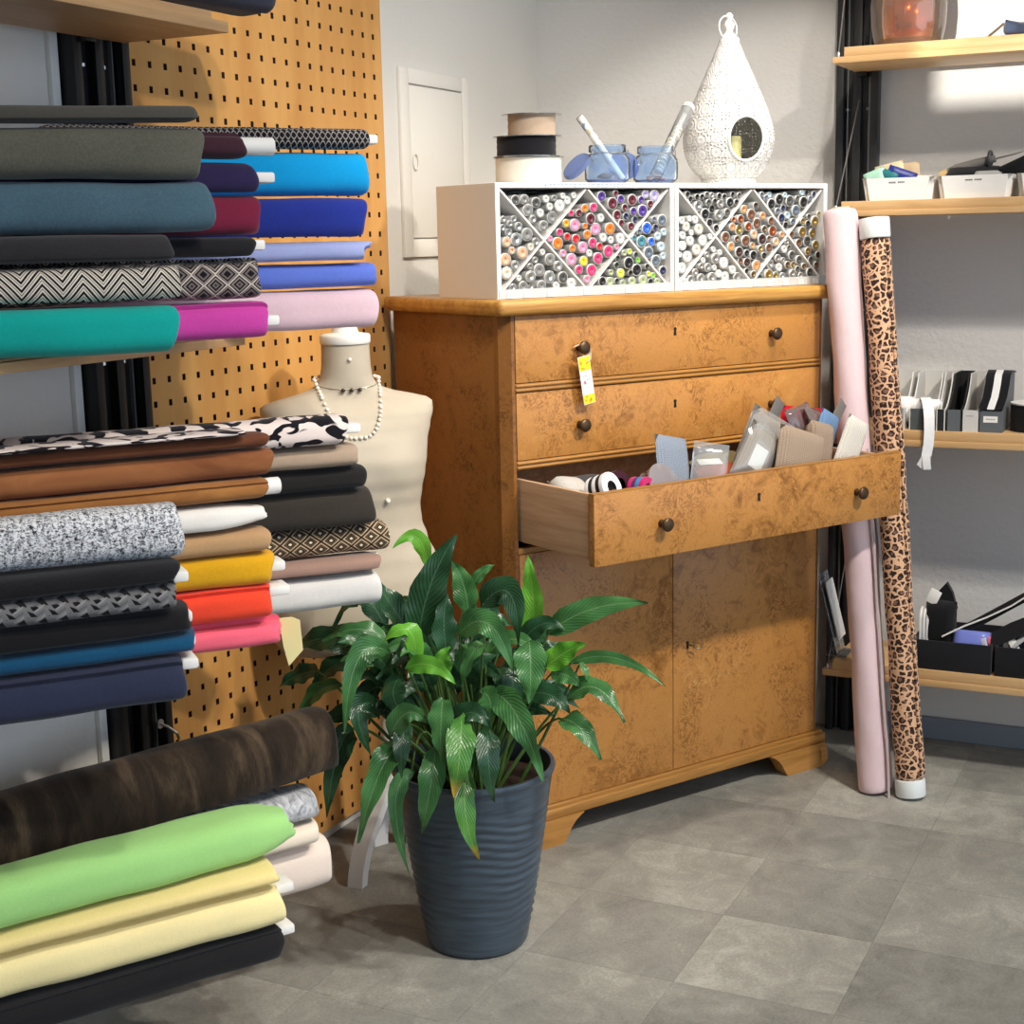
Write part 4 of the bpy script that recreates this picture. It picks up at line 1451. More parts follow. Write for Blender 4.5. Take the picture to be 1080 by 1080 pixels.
o = finish('paper_scrap', bm, plain('#6c6f78', 0.6), None, True, 70, CL(0.252, 0.118, RZ + 0.020), (radians(70), 0, CA))
tag(o, 'small grey scrap at the bottom of the left jar', 'scrap')

test = thing('clear_tube', 'clear plastic tube of pearly buttons leaning out of the right jar', 'tube', CL(0, 0, 0), CA)
P0, P1 = Vector((0.402, 0.112, RZ + 0.020)), Vector((0.540, 0.150, RZ + 0.190))
D = P1 - P0
bm = bmesh.new()
tube(bm, [P0, P1], 0.0155, 18)
finish('tube_wall', bm, CLEAR, test, True, 50)
bm = bmesh.new()
tube(bm, [P0 + D * 0.97, P1 + D * 0.02], 0.0165, 18)
finish('stopper', bm, mat_glass('stopper_plastic', '#f4f2ee', 0.15, 0.7), test, True, 50)
bm = bmesh.new()
dn = D.normalized()
for i in range(12):
    c = P0 + D * (0.06 + 0.055 * i) + Vector((random.uniform(-1, 1), random.uniform(-1, 1), 0)) * 0.003
    tube(bm, [c, c + dn * 0.0045], 0.0105, 10)
finish('button_stack', bm, plain('#efe8d6', 0.3), test, True, 50)
for i in range(9):
    bm = bmesh.new()
    a = i * 2.4
    rr = 0.010 + 0.018 * ((i * 7) % 5) / 5
    lathe(bm, [(0.0, 0.0), (0.008, 0.0), (0.0085, 0.002), (0.007, 0.004), (0.0, 0.004)], 12, cap0=False, cap1=False)
    bmesh.ops.remove_doubles(bm, verts=bm.verts, dist=0.00001)
    col = ('#b8605a', '#c98a78', '#a34b4e')[i % 3]
    o = finish('loose_button', bm, plain(col, 0.4), None, True, 50, CL(0.412 + rr * cos(a), 0.125 + rr * sin(a), RZ + 0.0085 + 0.004 * (i // 3)), (random.uniform(-0.4, 0.4), random.uniform(-0.4, 0.4), a))
    tag(o, 'loose reddish pink button at the bottom of the right jar', 'button', 'loose pink buttons in the right jar')

# white pierced lantern
LANT = NT('white_pierced_metal')
_g = LANT.xyz(LANT.tc('UV'))
_p = LANT.comb(LANT.m('MULTIPLY', _g[0], 1.0), _g[1])
_d = LANT.voronoi(LANT.mapping(LANT.tc('UV'), (1, 1, 1)), 26, 'F1', 0.15)
_rings = LANT.m('ABSOLUTE', LANT.m('SUBTRACT', LANT.m('FRACT', LANT.m('MULTIPLY', _d, 4.2)), 0.5))
_dots = LANT.voronoi(LANT.mapping(LANT.tc('UV'), (1, 1, 1)), 120, 'F1', 0.3)
_hole = LANT.m('MULTIPLY', LANT.m('LESS_THAN', _dots, 0.27), LANT.m('GREATER_THAN', _d, 0.36))
_col = LANT.mix(LANT.m('MULTIPLY', _hole, 0.75), LANT.ramp(_rings, [(0.0, lin('#b9b7b2')), (0.18, lin('#e6e4e0'))]), lin('#77746e'))
LANT.bump(LANT.m('SUBTRACT', _rings, LANT.m('MULTIPLY', _hole, 0.6)), 0.6, 0.004)
LANT.set(_col, 0.45, 0, 0.4)
_tr = LANT.n('BsdfTransparent')
_mx = LANT.n('MixShader')
LANT.put(_mx.inputs[0], LANT.m('MULTIPLY', _hole, 0.9))
LANT.t.links.new(LANT.b.outputs[0], _mx.inputs[1])
LANT.t.links.new(_tr.outputs[0], _mx.inputs[2])
LANT.t.links.new(_mx.outputs[0], LANT.out.inputs['Surface'])
lan = thing('lantern', 'white teardrop metal lantern with pierced doily pattern and a ring on top', 'lantern', CL(0.690, 0.165, RZ), CA)
KP = [(0.0, 0.071), (0.008, 0.072), (0.014, 0.068), (0.020, 0.074), (0.045, 0.098), (0.075, 0.112), (0.105, 0.1175), (0.115, 0.118), (0.135, 0.116), (0.165, 0.108),
      (0.200, 0.095), (0.240, 0.078), (0.280, 0.060), (0.315, 0.044), (0.345, 0.031), (0.362, 0.024)]


def interp(z):
    for (a, r), (b, s) in zip(KP, KP[1:]):
        if z <= b:
            t_ = (z - a) / (b - a)
            return r + (s - r) * t_
    return KP[-1][1]


def lantern_body():
    bm = bmesh.new()
    uvl = bm.loops.layers.uv.new('UVMap')
    n, rows = 96, 72
    hole_dir = Vector((-0.321, -0.947, 0)).normalized()
    side = Vector((0.947, -0.321, 0))
    G_ = []
    for i in range(rows + 1):
        z = 0.362 * i / rows
        r = interp(z)
        r2_ = (interp(min(z + 0.006, 0.362)) + interp(max(z - 0.006, 0)) + r) / 3 if 0.03 < z < 0.35 else r
        G_.append([bm.verts.new((r2_ * cos(2 * pi * k / n), r2_ * sin(2 * pi * k / n), z)) for k in range(n)])

    def inside(p):
        if Vector((p[0], p[1], 0)).dot(hole_dir) < 0.02:
            return False
        a = Vector((p[0], p[1], 0)).dot(side)
        return (a / 0.0465) ** 2 + ((p[2] - 0.112) / 0.054) ** 2 < 1
    for i in range(rows):
        for k in range(n):
            q = [G_[i][k], G_[i][(k + 1) % n], G_[i + 1][(k + 1) % n], G_[i + 1][k]]
            c = sum((v.co for v in q), Vector()) / 4
            if inside(c):
                continue
            f = bm.faces.new(q)
            us = [(k / n) * 0.66, ((k + 1) / n) * 0.66]
            for lp, uv in zip(f.loops, ((us[0], i / rows * 0.38), (us[1], i / rows * 0.38), (us[1], (i + 1) / rows * 0.38), (us[0], (i + 1) / rows * 0.38))):
                lp[uvl].uv = uv
    bmesh.ops.delete(bm, geom=[v for v in bm.verts if not v.link_faces], context='VERTS')
    o = finish('shell', bm, LANT.mat, lan, True, 60)
    s = o.modifiers.new('thickness', 'SOLIDIFY')
    s.thickness = 0.0025
    s.offset = -1
    # rim of the window
    pts = []
    for i in range(40):
        a = 2 * pi * i / 40
        z = 0.112 + 0.054 * sin(a)
        s_ = 0.0465 * cos(a)
        rr = interp(z)
        dpt = sqrt(max(rr * rr - s_ * s_, 0))
        pts.append(side * s_ + hole_dir * (dpt + 0.001) + Vector((0, 0, z)))
    bm = bmesh.new()
    tube(bm, pts, 0.0034, 8, closed=True)
    finish('window_rim', bm, plain('#f0efea', 0.4), lan, True, 60)


lantern_body()
bm = bmesh.new()
lathe(bm, [(0.066, 0.0), (0.066, 0.003), (0.0, 0.003)], 40, cap1=False)
bmesh.ops.remove_doubles(bm, verts=bm.verts, dist=0.00001)
finish('floor_plate', bm, plain('#dcdad5', 0.5), lan)
bm = bmesh.new()
lathe(bm, [(0.026, 0.358), (0.026, 0.364), (0.018, 0.372), (0.010, 0.380), (0.0085, 0.386), (0.013, 0.392), (0.014, 0.400), (0.009, 0.408), (0.006, 0.411), (0.0098, 0.416), (0.0098, 0.422), (0.005, 0.428), (0.0, 0.429)], 24, cap1=False)
bmesh.ops.remove_doubles(bm, verts=bm.verts, dist=0.00001)
finish('finial', bm, plain('#f0efea', 0.35), lan, True, 60)
bm = bmesh.new()
tube(bm, [(-0.004 + 0.030 * cos(a), 0.004 * sin(a), 0.391 + 0.030 * sin(a)) for a in [2 * pi * i / 36 for i in range(36)]], 0.0022, 8, closed=True)
finish('ring', bm, plain('#e2e0da', 0.35), lan, True, 60)
cand = thing('candle', 'small pale yellow candle inside the white lantern', 'candle', CL(0.672, 0.132, RZ + 0.003), CA)
bm = bmesh.new()
lathe(bm, [(0.023, 0.0), (0.024, 0.002), (0.024, 0.115), (0.021, 0.118), (0.010, 0.115), (0.0, 0.1145)], 26, cap1=False)
bmesh.ops.remove_doubles(bm, verts=bm.verts, dist=0.00001)
finish('wax', bm, plain('#c9c38a', 0.5), cand)
bm = bmesh.new()
tube(bm, [(0, 0, 0.114), (0.001, 0, 0.121), (0.003, 0, 0.126)], 0.0009, 6)
finish('wick', bm, plain('#2a2723', 0.8), cand)

# ================================================================== dress form
DFA = radians(-45.6)
form = thing('dress_form', 'cream fabric dress form torso on a white curved leg stand', 'dress form', (-1.455, -0.185, 0), DFA)
LINEN = NT('cream_linen')
_f = LINEN.noise(LINEN.tc('Object'), 5, 4)
LINEN.bump(LINEN.noise(LINEN.tc('Object'), 700, 2), 0.3, 0.002)
LINEN.set(LINEN.ramp(_f, [(0.35, lin('#b3a794')), (0.65, lin('#c3b8a5'))]), 0.9, 0, 0.15)
# z, half width, front depth, back depth, centre y
FS = [(0.545, 0.150, 0.080, 0.075, 0), (0.552, 0.172, 0.094, 0.090, 0), (0.58, 0.188, 0.104, 0.100, 0), (0.64, 0.198, 0.108, 0.104, 0), (0.70, 0.197, 0.106, 0.100, 0), (0.745, 0.188, 0.100, 0.093, 0),
      (0.79, 0.170, 0.092, 0.084, 0), (0.83, 0.158, 0.088, 0.078, 0), (0.865, 0.155, 0.090, 0.077, 0), (0.90, 0.160, 0.098, 0.080, 0), (0.94, 0.168, 0.107, 0.084, 0), (0.975, 0.173, 0.110, 0.088, 0),
      (1.01, 0.176, 0.104, 0.090, 0), (1.045, 0.184, 0.094, 0.090, 0), (1.075, 0.192, 0.080, 0.086, 0), (1.094, 0.192, 0.066, 0.074, 0.003), (1.104, 0.180, 0.056, 0.066, 0.005), (1.114, 0.142, 0.051, 0.060, 0.006),
      (1.124, 0.092, 0.049, 0.056, 0.006), (1.136, 0.068, 0.050, 0.054, 0.004), (1.155, 0.057, 0.050, 0.051, 0.002), (1.185, 0.0535, 0.050, 0.050, 0), (1.225, 0.0525, 0.050, 0.050, 0), (1.232, 0.052, 0.0495, 0.0495, 0)]


def torso_radius(z, a):
    for A, B in zip(FS, FS[1:]):
        if A[0] <= z <= B[0]:
            t_ = (z - A[0]) / (B[0] - A[0])
            t_ = t_ * t_ * (3 - 2 * t_)
            w_, f_, b_, y_ = [A[i] + (B[i] - A[i]) * t_ for i in range(1, 5)]
            d_ = b_ if sin(a) > 0 else f_
            e = 2.12 if z < 1.10 else 2.0
            k = 1.0 / ((abs(cos(a)) ** e + abs(sin(a)) ** e) ** (1 / e))
            y = y_ + sin(a) * k * d_
            # bust: two soft forward swells
            if sin(a) < 0:
                x = cos(a) * k * w_
                for s in (-1, 1):
                    y -= 0.013 * math.exp(-((x - s * 0.078) / 0.050) ** 2 - ((z - 0.968) / 0.052) ** 2)
            return Vector((cos(a) * k * w_, y, z))
    return Vector((0, 0, z))


bm = bmesh.new()
rows, n = 80, 64
prev = None
for i in range(rows + 1):
    z = 0.545 + (1.2319 - 0.545) * i / rows
    ring = [bm.verts.new(torso_radius(z, 2 * pi * k / n)) for k in range(n)]
    if prev:
        for k in range(n):
            bm.faces.new((prev[k], prev[(k + 1) % n], ring[(k + 1) % n], ring[k]))
    else:
        bm.faces.new(ring[::-1])
    prev = ring
bm.faces.new(prev)
finish('torso', bm, LINEN.mat, form, True, 60)
bm = bmesh.new()
lathe(bm, [(0.054, 1.228), (0.0555, 1.231), (0.0555, 1.244), (0.053, 1.248), (0.040, 1.250), (0.030, 1.252), (0.027, 1.262), (0.026, 1.270), (0.018, 1.276), (0.0, 1.277)], 40, cap1=False)
bmesh.ops.remove_doubles(bm, verts=bm.verts, dist=0.00001)
finish('neck_cap', bm, plain('#ebe8e0', 0.45), form, True, 50)
bm = bmesh.new()
tube(bm, [torso_radius(1.2285, 2 * pi * k / 48) * 1.0 for k in range(48)], 0.0022, 6, closed=True)
finish('neck_piping', bm, plain('#d9cfbd', 0.8), form, True)
# curved leg stand
LEGW = plain('#e6e5e3', 0.45)
HX, HY = 0.0911, 0.0858
bm = bmesh.new()
lathe(bm, [(0.020, 0.13), (0.026, 0.15), (0.026, 0.33), (0.018, 0.345), (0.018, 0.56)], 20, (HX, HY, 0))
finish('pole', bm, LEGW, form)
for ang in (-131, -11, 109):
    a = radians(ang)
    dx, dy = cos(a), sin(a)
    if ang == 109:
        dx, dy = dx * 0.35, dy * 0.35
    px_, py_ = -sin(a), cos(a)
    prof = [(0.018, 0.255, 0.046), (0.040, 0.205, 0.046), (0.074, 0.168, 0.044), (0.110, 0.132, 0.042), (0.145, 0.098, 0.040), (0.170, 0.064, 0.038), (0.186, 0.030, 0.037), (0.194, 0.0, 0.038)]
    bm = bmesh.new()
    rows_ = []
    for i, (r, z, w_) in enumerate(prof):
        j0, j1 = max(i - 1, 0), min(i + 1, len(prof) - 1)
        tr, tz = prof[j1][0] - prof[j0][0], prof[j1][1] - prof[j0][1]
        L_ = sqrt(tr * tr + tz * tz)
        nr, nz = -tz / L_, tr / L_
        if i == len(prof) - 1:
            nr, nz = 1.0, 0.0
        q = []
        for s, o_ in ((-1, -1), (1, -1), (1, 1), (-1, 1)):
            rr, zz = r + nr * o_ * 0.013, z + nz * o_ * 0.013
            q.append(bm.verts.new((HX + dx * rr + px_ * s * w_ * 0.5, HY + dy * rr + py_ * s * w_ * 0.5, max(zz, 0))))
        rows_.append(q)
    for A, B in zip(rows_, rows_[1:]):
        for k in range(4):
            bm.faces.new((A[k], A[(k + 1) % 4], B[(k + 1) % 4], B[k]))
    bm.faces.new(rows_[0][::-1])
    bm.faces.new(rows_[-1])
    finish('leg', bm, LEGW, form, True, 30)

# pearl necklace lying on the form, one object per pearl
neck = thing('pearl_necklace', 'long white pearl necklace hanging round the neck of the dress form', 'necklace', (-1.455, -0.185, 0), DFA)
bm = bmesh.new()
bmesh.ops.create_uvsphere(bm, u_segments=10, v_segments=7, radius=1.0)
PEARL = plain('#efe9dd', 0.22, 0, 0.6)
first_p = finish('pearl', bm, PEARL, neck)
path = []


def front_y(x, z):
    """front surface of the form at a given side offset and height"""
    best_ = None
    for k_ in range(91):
        p_ = torso_radius(min(z, 1.23), -pi + pi * k_ / 90)
        if best_ is None or abs(p_.x - x) < abs(best_.x - x):
            best_ = p_
    return best_.y if abs(best_.x - x) < 0.006 else 0.0


for i in range(81):
    s_ = i / 40 - 1
    x = 0.071 * (abs(s_) ** 0.75) * (1 if s_ > 0 else -1)
    z = 1.150 - 0.118 * (1 - abs(s_) ** 2.6)
    path.append(Vector((x, front_y(x, z) - 0.004, z)))
for i in range(1, 30):
    a_ = pi * i / 30
    path.append(Vector((0.071 * cos(a_), 0.066 * sin(a_), 1.150 + 0.006 * sin(a_))))
path.append(path[0].copy())
for _ in range(6):
    ys = [p_.y for p_ in path]
    for i in range(1, len(path) - 1):
        path[i].y = min(ys[i], (ys[i - 1] + ys[i] + ys[i + 1]) / 3) if i < 80 else ys[i]
pts = [path[0]]
acc = 0
for A, B in zip(path, path[1:]):
    d = (B - A).length
    if d > 0.2:
        continue
    acc += d
    if acc >= 0.0088:
        pts.append(B)
        acc = 0
for i, p in enumerate(pts):
    o = first_p if i == 0 else link('pearl', first_p.data, neck)
    o.location = p
    s = 0.0043 * random.uniform(0.9, 1.1)
    o.scale = (s, s, s)
chk = thing('choker', 'fine silver choker with three small dark charms on the dress form neck', 'necklace', (-1.455, -0.185, 0), DFA)
bm = bmesh.new()
tube(bm, [torso_radius(1.152 - 0.022 * (1 + cos(2 * pi * i / 40 )) / 2, -pi / 2 + 2 * pi * i / 40) * 1.0 + Vector((0.0012 * cos(-pi / 2 + 2 * pi * i / 40), 0.0012 * sin(-pi / 2 + 2 * pi * i / 40), 0.002)) for i in range(40)], 0.0009, 5, closed=True)
finish('chain', bm, plain('#a9a296', 0.3, 0.8), chk)
for k in (-1, 0, 1):
    bm = bmesh.new()
    bmesh.ops.create_uvsphere(bm, u_segments=8, v_segments=6, radius=0.0048)
    p = torso_radius(1.134, -pi / 2 + k * 0.27)
    finish('charm', bm, plain('#4a423b', 0.35, 0.5), chk, True, 60, p + Vector((0, -0.004, -0.004)))
bm = bmesh.new()
bmesh.ops.create_uvsphere(bm, u_segments=10, v_segments=8, radius=0.0042)
tag(finish('pearl_pin', bm, PEARL, None, True, 60, Vector((-1.455, -0.185, 0)) + Matrix.Rotation(DFA, 3, 'Z') @ (torso_radius(1.196, -pi / 2 - 0.05) + Vector((0, -0.003, 0)))), 'single pearl headed pin in the neck of the dress form', 'pin')
bm = bmesh.new()
bmesh.ops.create_uvsphere(bm, u_segments=10, v_segments=8, radius=0.0058)
tag(finish('pearl_pin', bm, PEARL, None, True, 60, Vector((-1.455, -0.185, 0)) + Matrix.Rotation(DFA, 3, 'Z') @ (torso_radius(0.890, -pi / 2 + 0.38) + Vector((0, -0.004, 0)))), 'pearl headed pin in the dress form beside the charcoal bolt', 'pin')

# ================================================================== potted plant
PA = atan2(-0.9, 0.436)
plant = thing('potted_plant', 'bushy green peace lily in a tall blue grey ribbed pot on the floor', 'plant', (-1.640, -0.570, 0), PA)
POT = NT('blue_grey_pot')
_n = POT.noise(POT.mapping(POT.tc('Object'), (4, 4, 40)), 3, 4)
POT.bump(_n, 0.12, 0.002)
POT.set(POT.ramp(_n, [(0.3, lin('#333e49')), (0.7, lin('#465461'))]), 0.30, 0, 0.45)
bm = bmesh.new()
H_ = 0.388


def pot_fn(r, z, a):
    if r > 0.09 and 0.03 < z < 0.33:
        e = min(1, (z - 0.03) / 0.03, (0.33 - z) / 0.03)
        w_ = 0.7 * sin(z * 330 + 2.0 * sin(2 * a + 7 * z) + 1.3 * sin(3 * a - 11 * z) + 1.1 * sin(5 * a)) * (0.55 + 0.45 * sin(2.0 * a + 1.0 + 9 * z))
        r += 0.0030 * e * w_
    return (r, z)


prof = [(0.0, 0.0), (0.098, 0.0), (0.104, 0.006)]
for i in range(1, 96):
    z = 0.006 + (0.372 - 0.006) * i / 95
    prof.append((0.104 + 0.060 * (z / 0.372) ** 0.92, z))
prof += [(0.168, 0.376), (0.1695, 0.382), (0.167, H_), (0.160, H_), (0.157, 0.380), (0.154, 0.345)]
lathe(bm, prof, 112, fn=pot_fn, cap0=False, cap1=False)
bmesh.ops.remove_doubles(bm, verts=bm.verts, dist=0.00001)
finish('pot', bm, POT.mat, plant, True, 60)
bm = bmesh.new()
lathe(bm, [(0.0, 0.350), (0.06, 0.352), (0.12, 0.349), (0.156, 0.346)], 36, cap0=False, cap1=False, fn=lambda r, z, a: (r, z + 0.004 * sin(5 * a + 40 * r)))
bmesh.ops.remove_doubles(bm, verts=bm.verts, dist=0.00001)
finish('soil', bm, plain('#2b221b', 0.95, 0, 0.1, 0.3), plant)


def leaf_mat(name, dark, light, vein, tip=None):
    t = NT(name)
    uv = t.xyz(t.tc('UV'))
    v = t.m('ABSOLUTE', t.m('SUBTRACT', uv[1], 0.5))
    f = t.m('SINE', t.m('MULTIPLY', t.m('SUBTRACT', uv[0], t.m('MULTIPLY', v, 0.55)), 95.0))
    n_ = t.noise(t.tc('Object'), 14, 3)
    col = t.mix(t.ramp(n_, [(0.35, (0, 0, 0, 1)), (0.65, (1, 1, 1, 1))]), lin(dark), lin(light))
    st = t.m('MULTIPLY', t.ramp(f, [(0.55, (0, 0, 0, 1)), (0.95, (1, 1, 1, 1))]), 0.16)
    col = t.mix(st, col, lin(vein))
    mid = t.ramp(v, [(0.0, (1, 1, 1, 1)), (0.035, (0, 0, 0, 1))])
    col = t.mix(t.m('MULTIPLY', mid, 0.55), col, lin(vein))
    if tip:
        tp = t.ramp(t.m('ADD', uv[0], t.m('MULTIPLY', t.m('SUBTRACT', n_, 0.5), 0.3)), [(0.80, (0, 0, 0, 1)), (0.93, (1, 1, 1, 1))])
        col = t.mix(t.m('MULTIPLY', tp, 0.85), col, lin(tip))
    t.bump(f, 0.16, 0.003)
    t.set(col, 0.27, 0, 0.5)
    tr = t.n('BsdfTranslucent')
    t.put(tr.inputs['Color'], col)
    mx = t.n('MixShader')
    mx.inputs[0].default_value = 0.22
    t.t.links.new(t.b.outputs[0], mx.inputs[1])
    t.t.links.new(tr.outputs[0], mx.inputs[2])
    t.t.links.new(mx.outputs[0], t.out.inputs['Surface'])
    return t.mat


LEAFM = [leaf_mat('leaf_dark', '#1c3d25', '#2c5636', '#5d8260'), leaf_mat('leaf_green', '#2f6233', '#4b8447', '#93b585'),
         leaf_mat('leaf_young', '#4f9a2c', '#72b83d', '#a4d470'), leaf_mat('leaf_yellow_tip', '#35702c', '#5a9440', '#96b86e', '#c9a23a')]
STEM = plain('#4d6b34', 0.5)


def leaf(b, m_, t_, hw, kind):
    """one leaf: b, m_, t_ are (sideways, towards the viewer, height) in the plant's own frame"""
    P = [Vector((q[0], -q[1], q[2])) for q in (b, m_, t_)]
    n = 13
    pts = bez(P[0], P[1], P[2], n)
    bm = bmesh.new()
    uvl = bm.loops.layers.uv.new('UVMap')
    cols = 6
    out = Vector((0, -0.78, 0.62))
    rows_ = []
    fold = random.uniform(0.12, 0.42)
    ph = random.uniform(0, 6)
    roll = random.uniform(-0.5, 0.5)
    for i, p in enumerate(pts):
        s = i / (n - 1)
        tan = (pts[min(i + 1, n - 1)] - pts[max(i - 1, 0)]).normalized()
        lat = tan.cross(out)
        if lat.length < 0.2:
            lat = tan.cross(Vector((0.3, -1, 0.2)))
        lat.normalize()
        nrm = lat.cross(tan).normalized()
        lat, nrm = lat * cos(roll) + nrm * sin(roll), nrm * cos(roll) - lat * sin(roll)
        wd = hw * (sin(pi * min(1, s ** 0.72)) ** 0.80) * (1.0 - 0.25 * s) * 1.02 * (1 + 0.05 * sin(s * 21 + ph)) if 0 < s < 1 else hw * 0.04
        row = []
        for j in range(cols + 1):
            q = j / cols * 2 - 1
            ripple = 0.20 * hw * sin(s * 17 + ph + (2.4 if q > 0 else 0)) * abs(q) ** 1.5
            row.append((bm.verts.new(p + lat * q * wd + nrm * (abs(q) * wd * fold + ripple - 0.12 * wd * q * q)), s, j / cols))
        rows_.append(row)
    for A, B in zip(rows_, rows_[1:]):
        for j in range(cols):
            f = bm.faces.new((A[j][0], A[j + 1][0], B[j + 1][0], B[j][0]))
            for lp, q in zip(f.loops, (A[j], A[j + 1], B[j + 1], B[j])):
                lp[uvl].uv = (q[1], q[2])
    o = finish('leaf', bm, LEAFM[kind], plant, True, 180)
    # petiole down to the soil
    root = Vector((P[0].x * 0.30 + random.uniform(-0.03, 0.03), min(max(P[0].y * 0.35, -0.07), 0.07) + random.uniform(-0.03, 0.03), 0.347))
    midp = (root + P[0]) / 2 + Vector((P[0].x * 0.10, 0, 0.04 if P[0].z > 0.45 else 0.10))
    bm = bmesh.new()
    tube(bm, bez(root, midp, P[0] + (pts[1] - pts[0]) * 0.5, 9), [0.0042 - 0.0022 * k / 8 for k in range(9)], 6)
    finish('stalk', bm, STEM, plant)
    return o


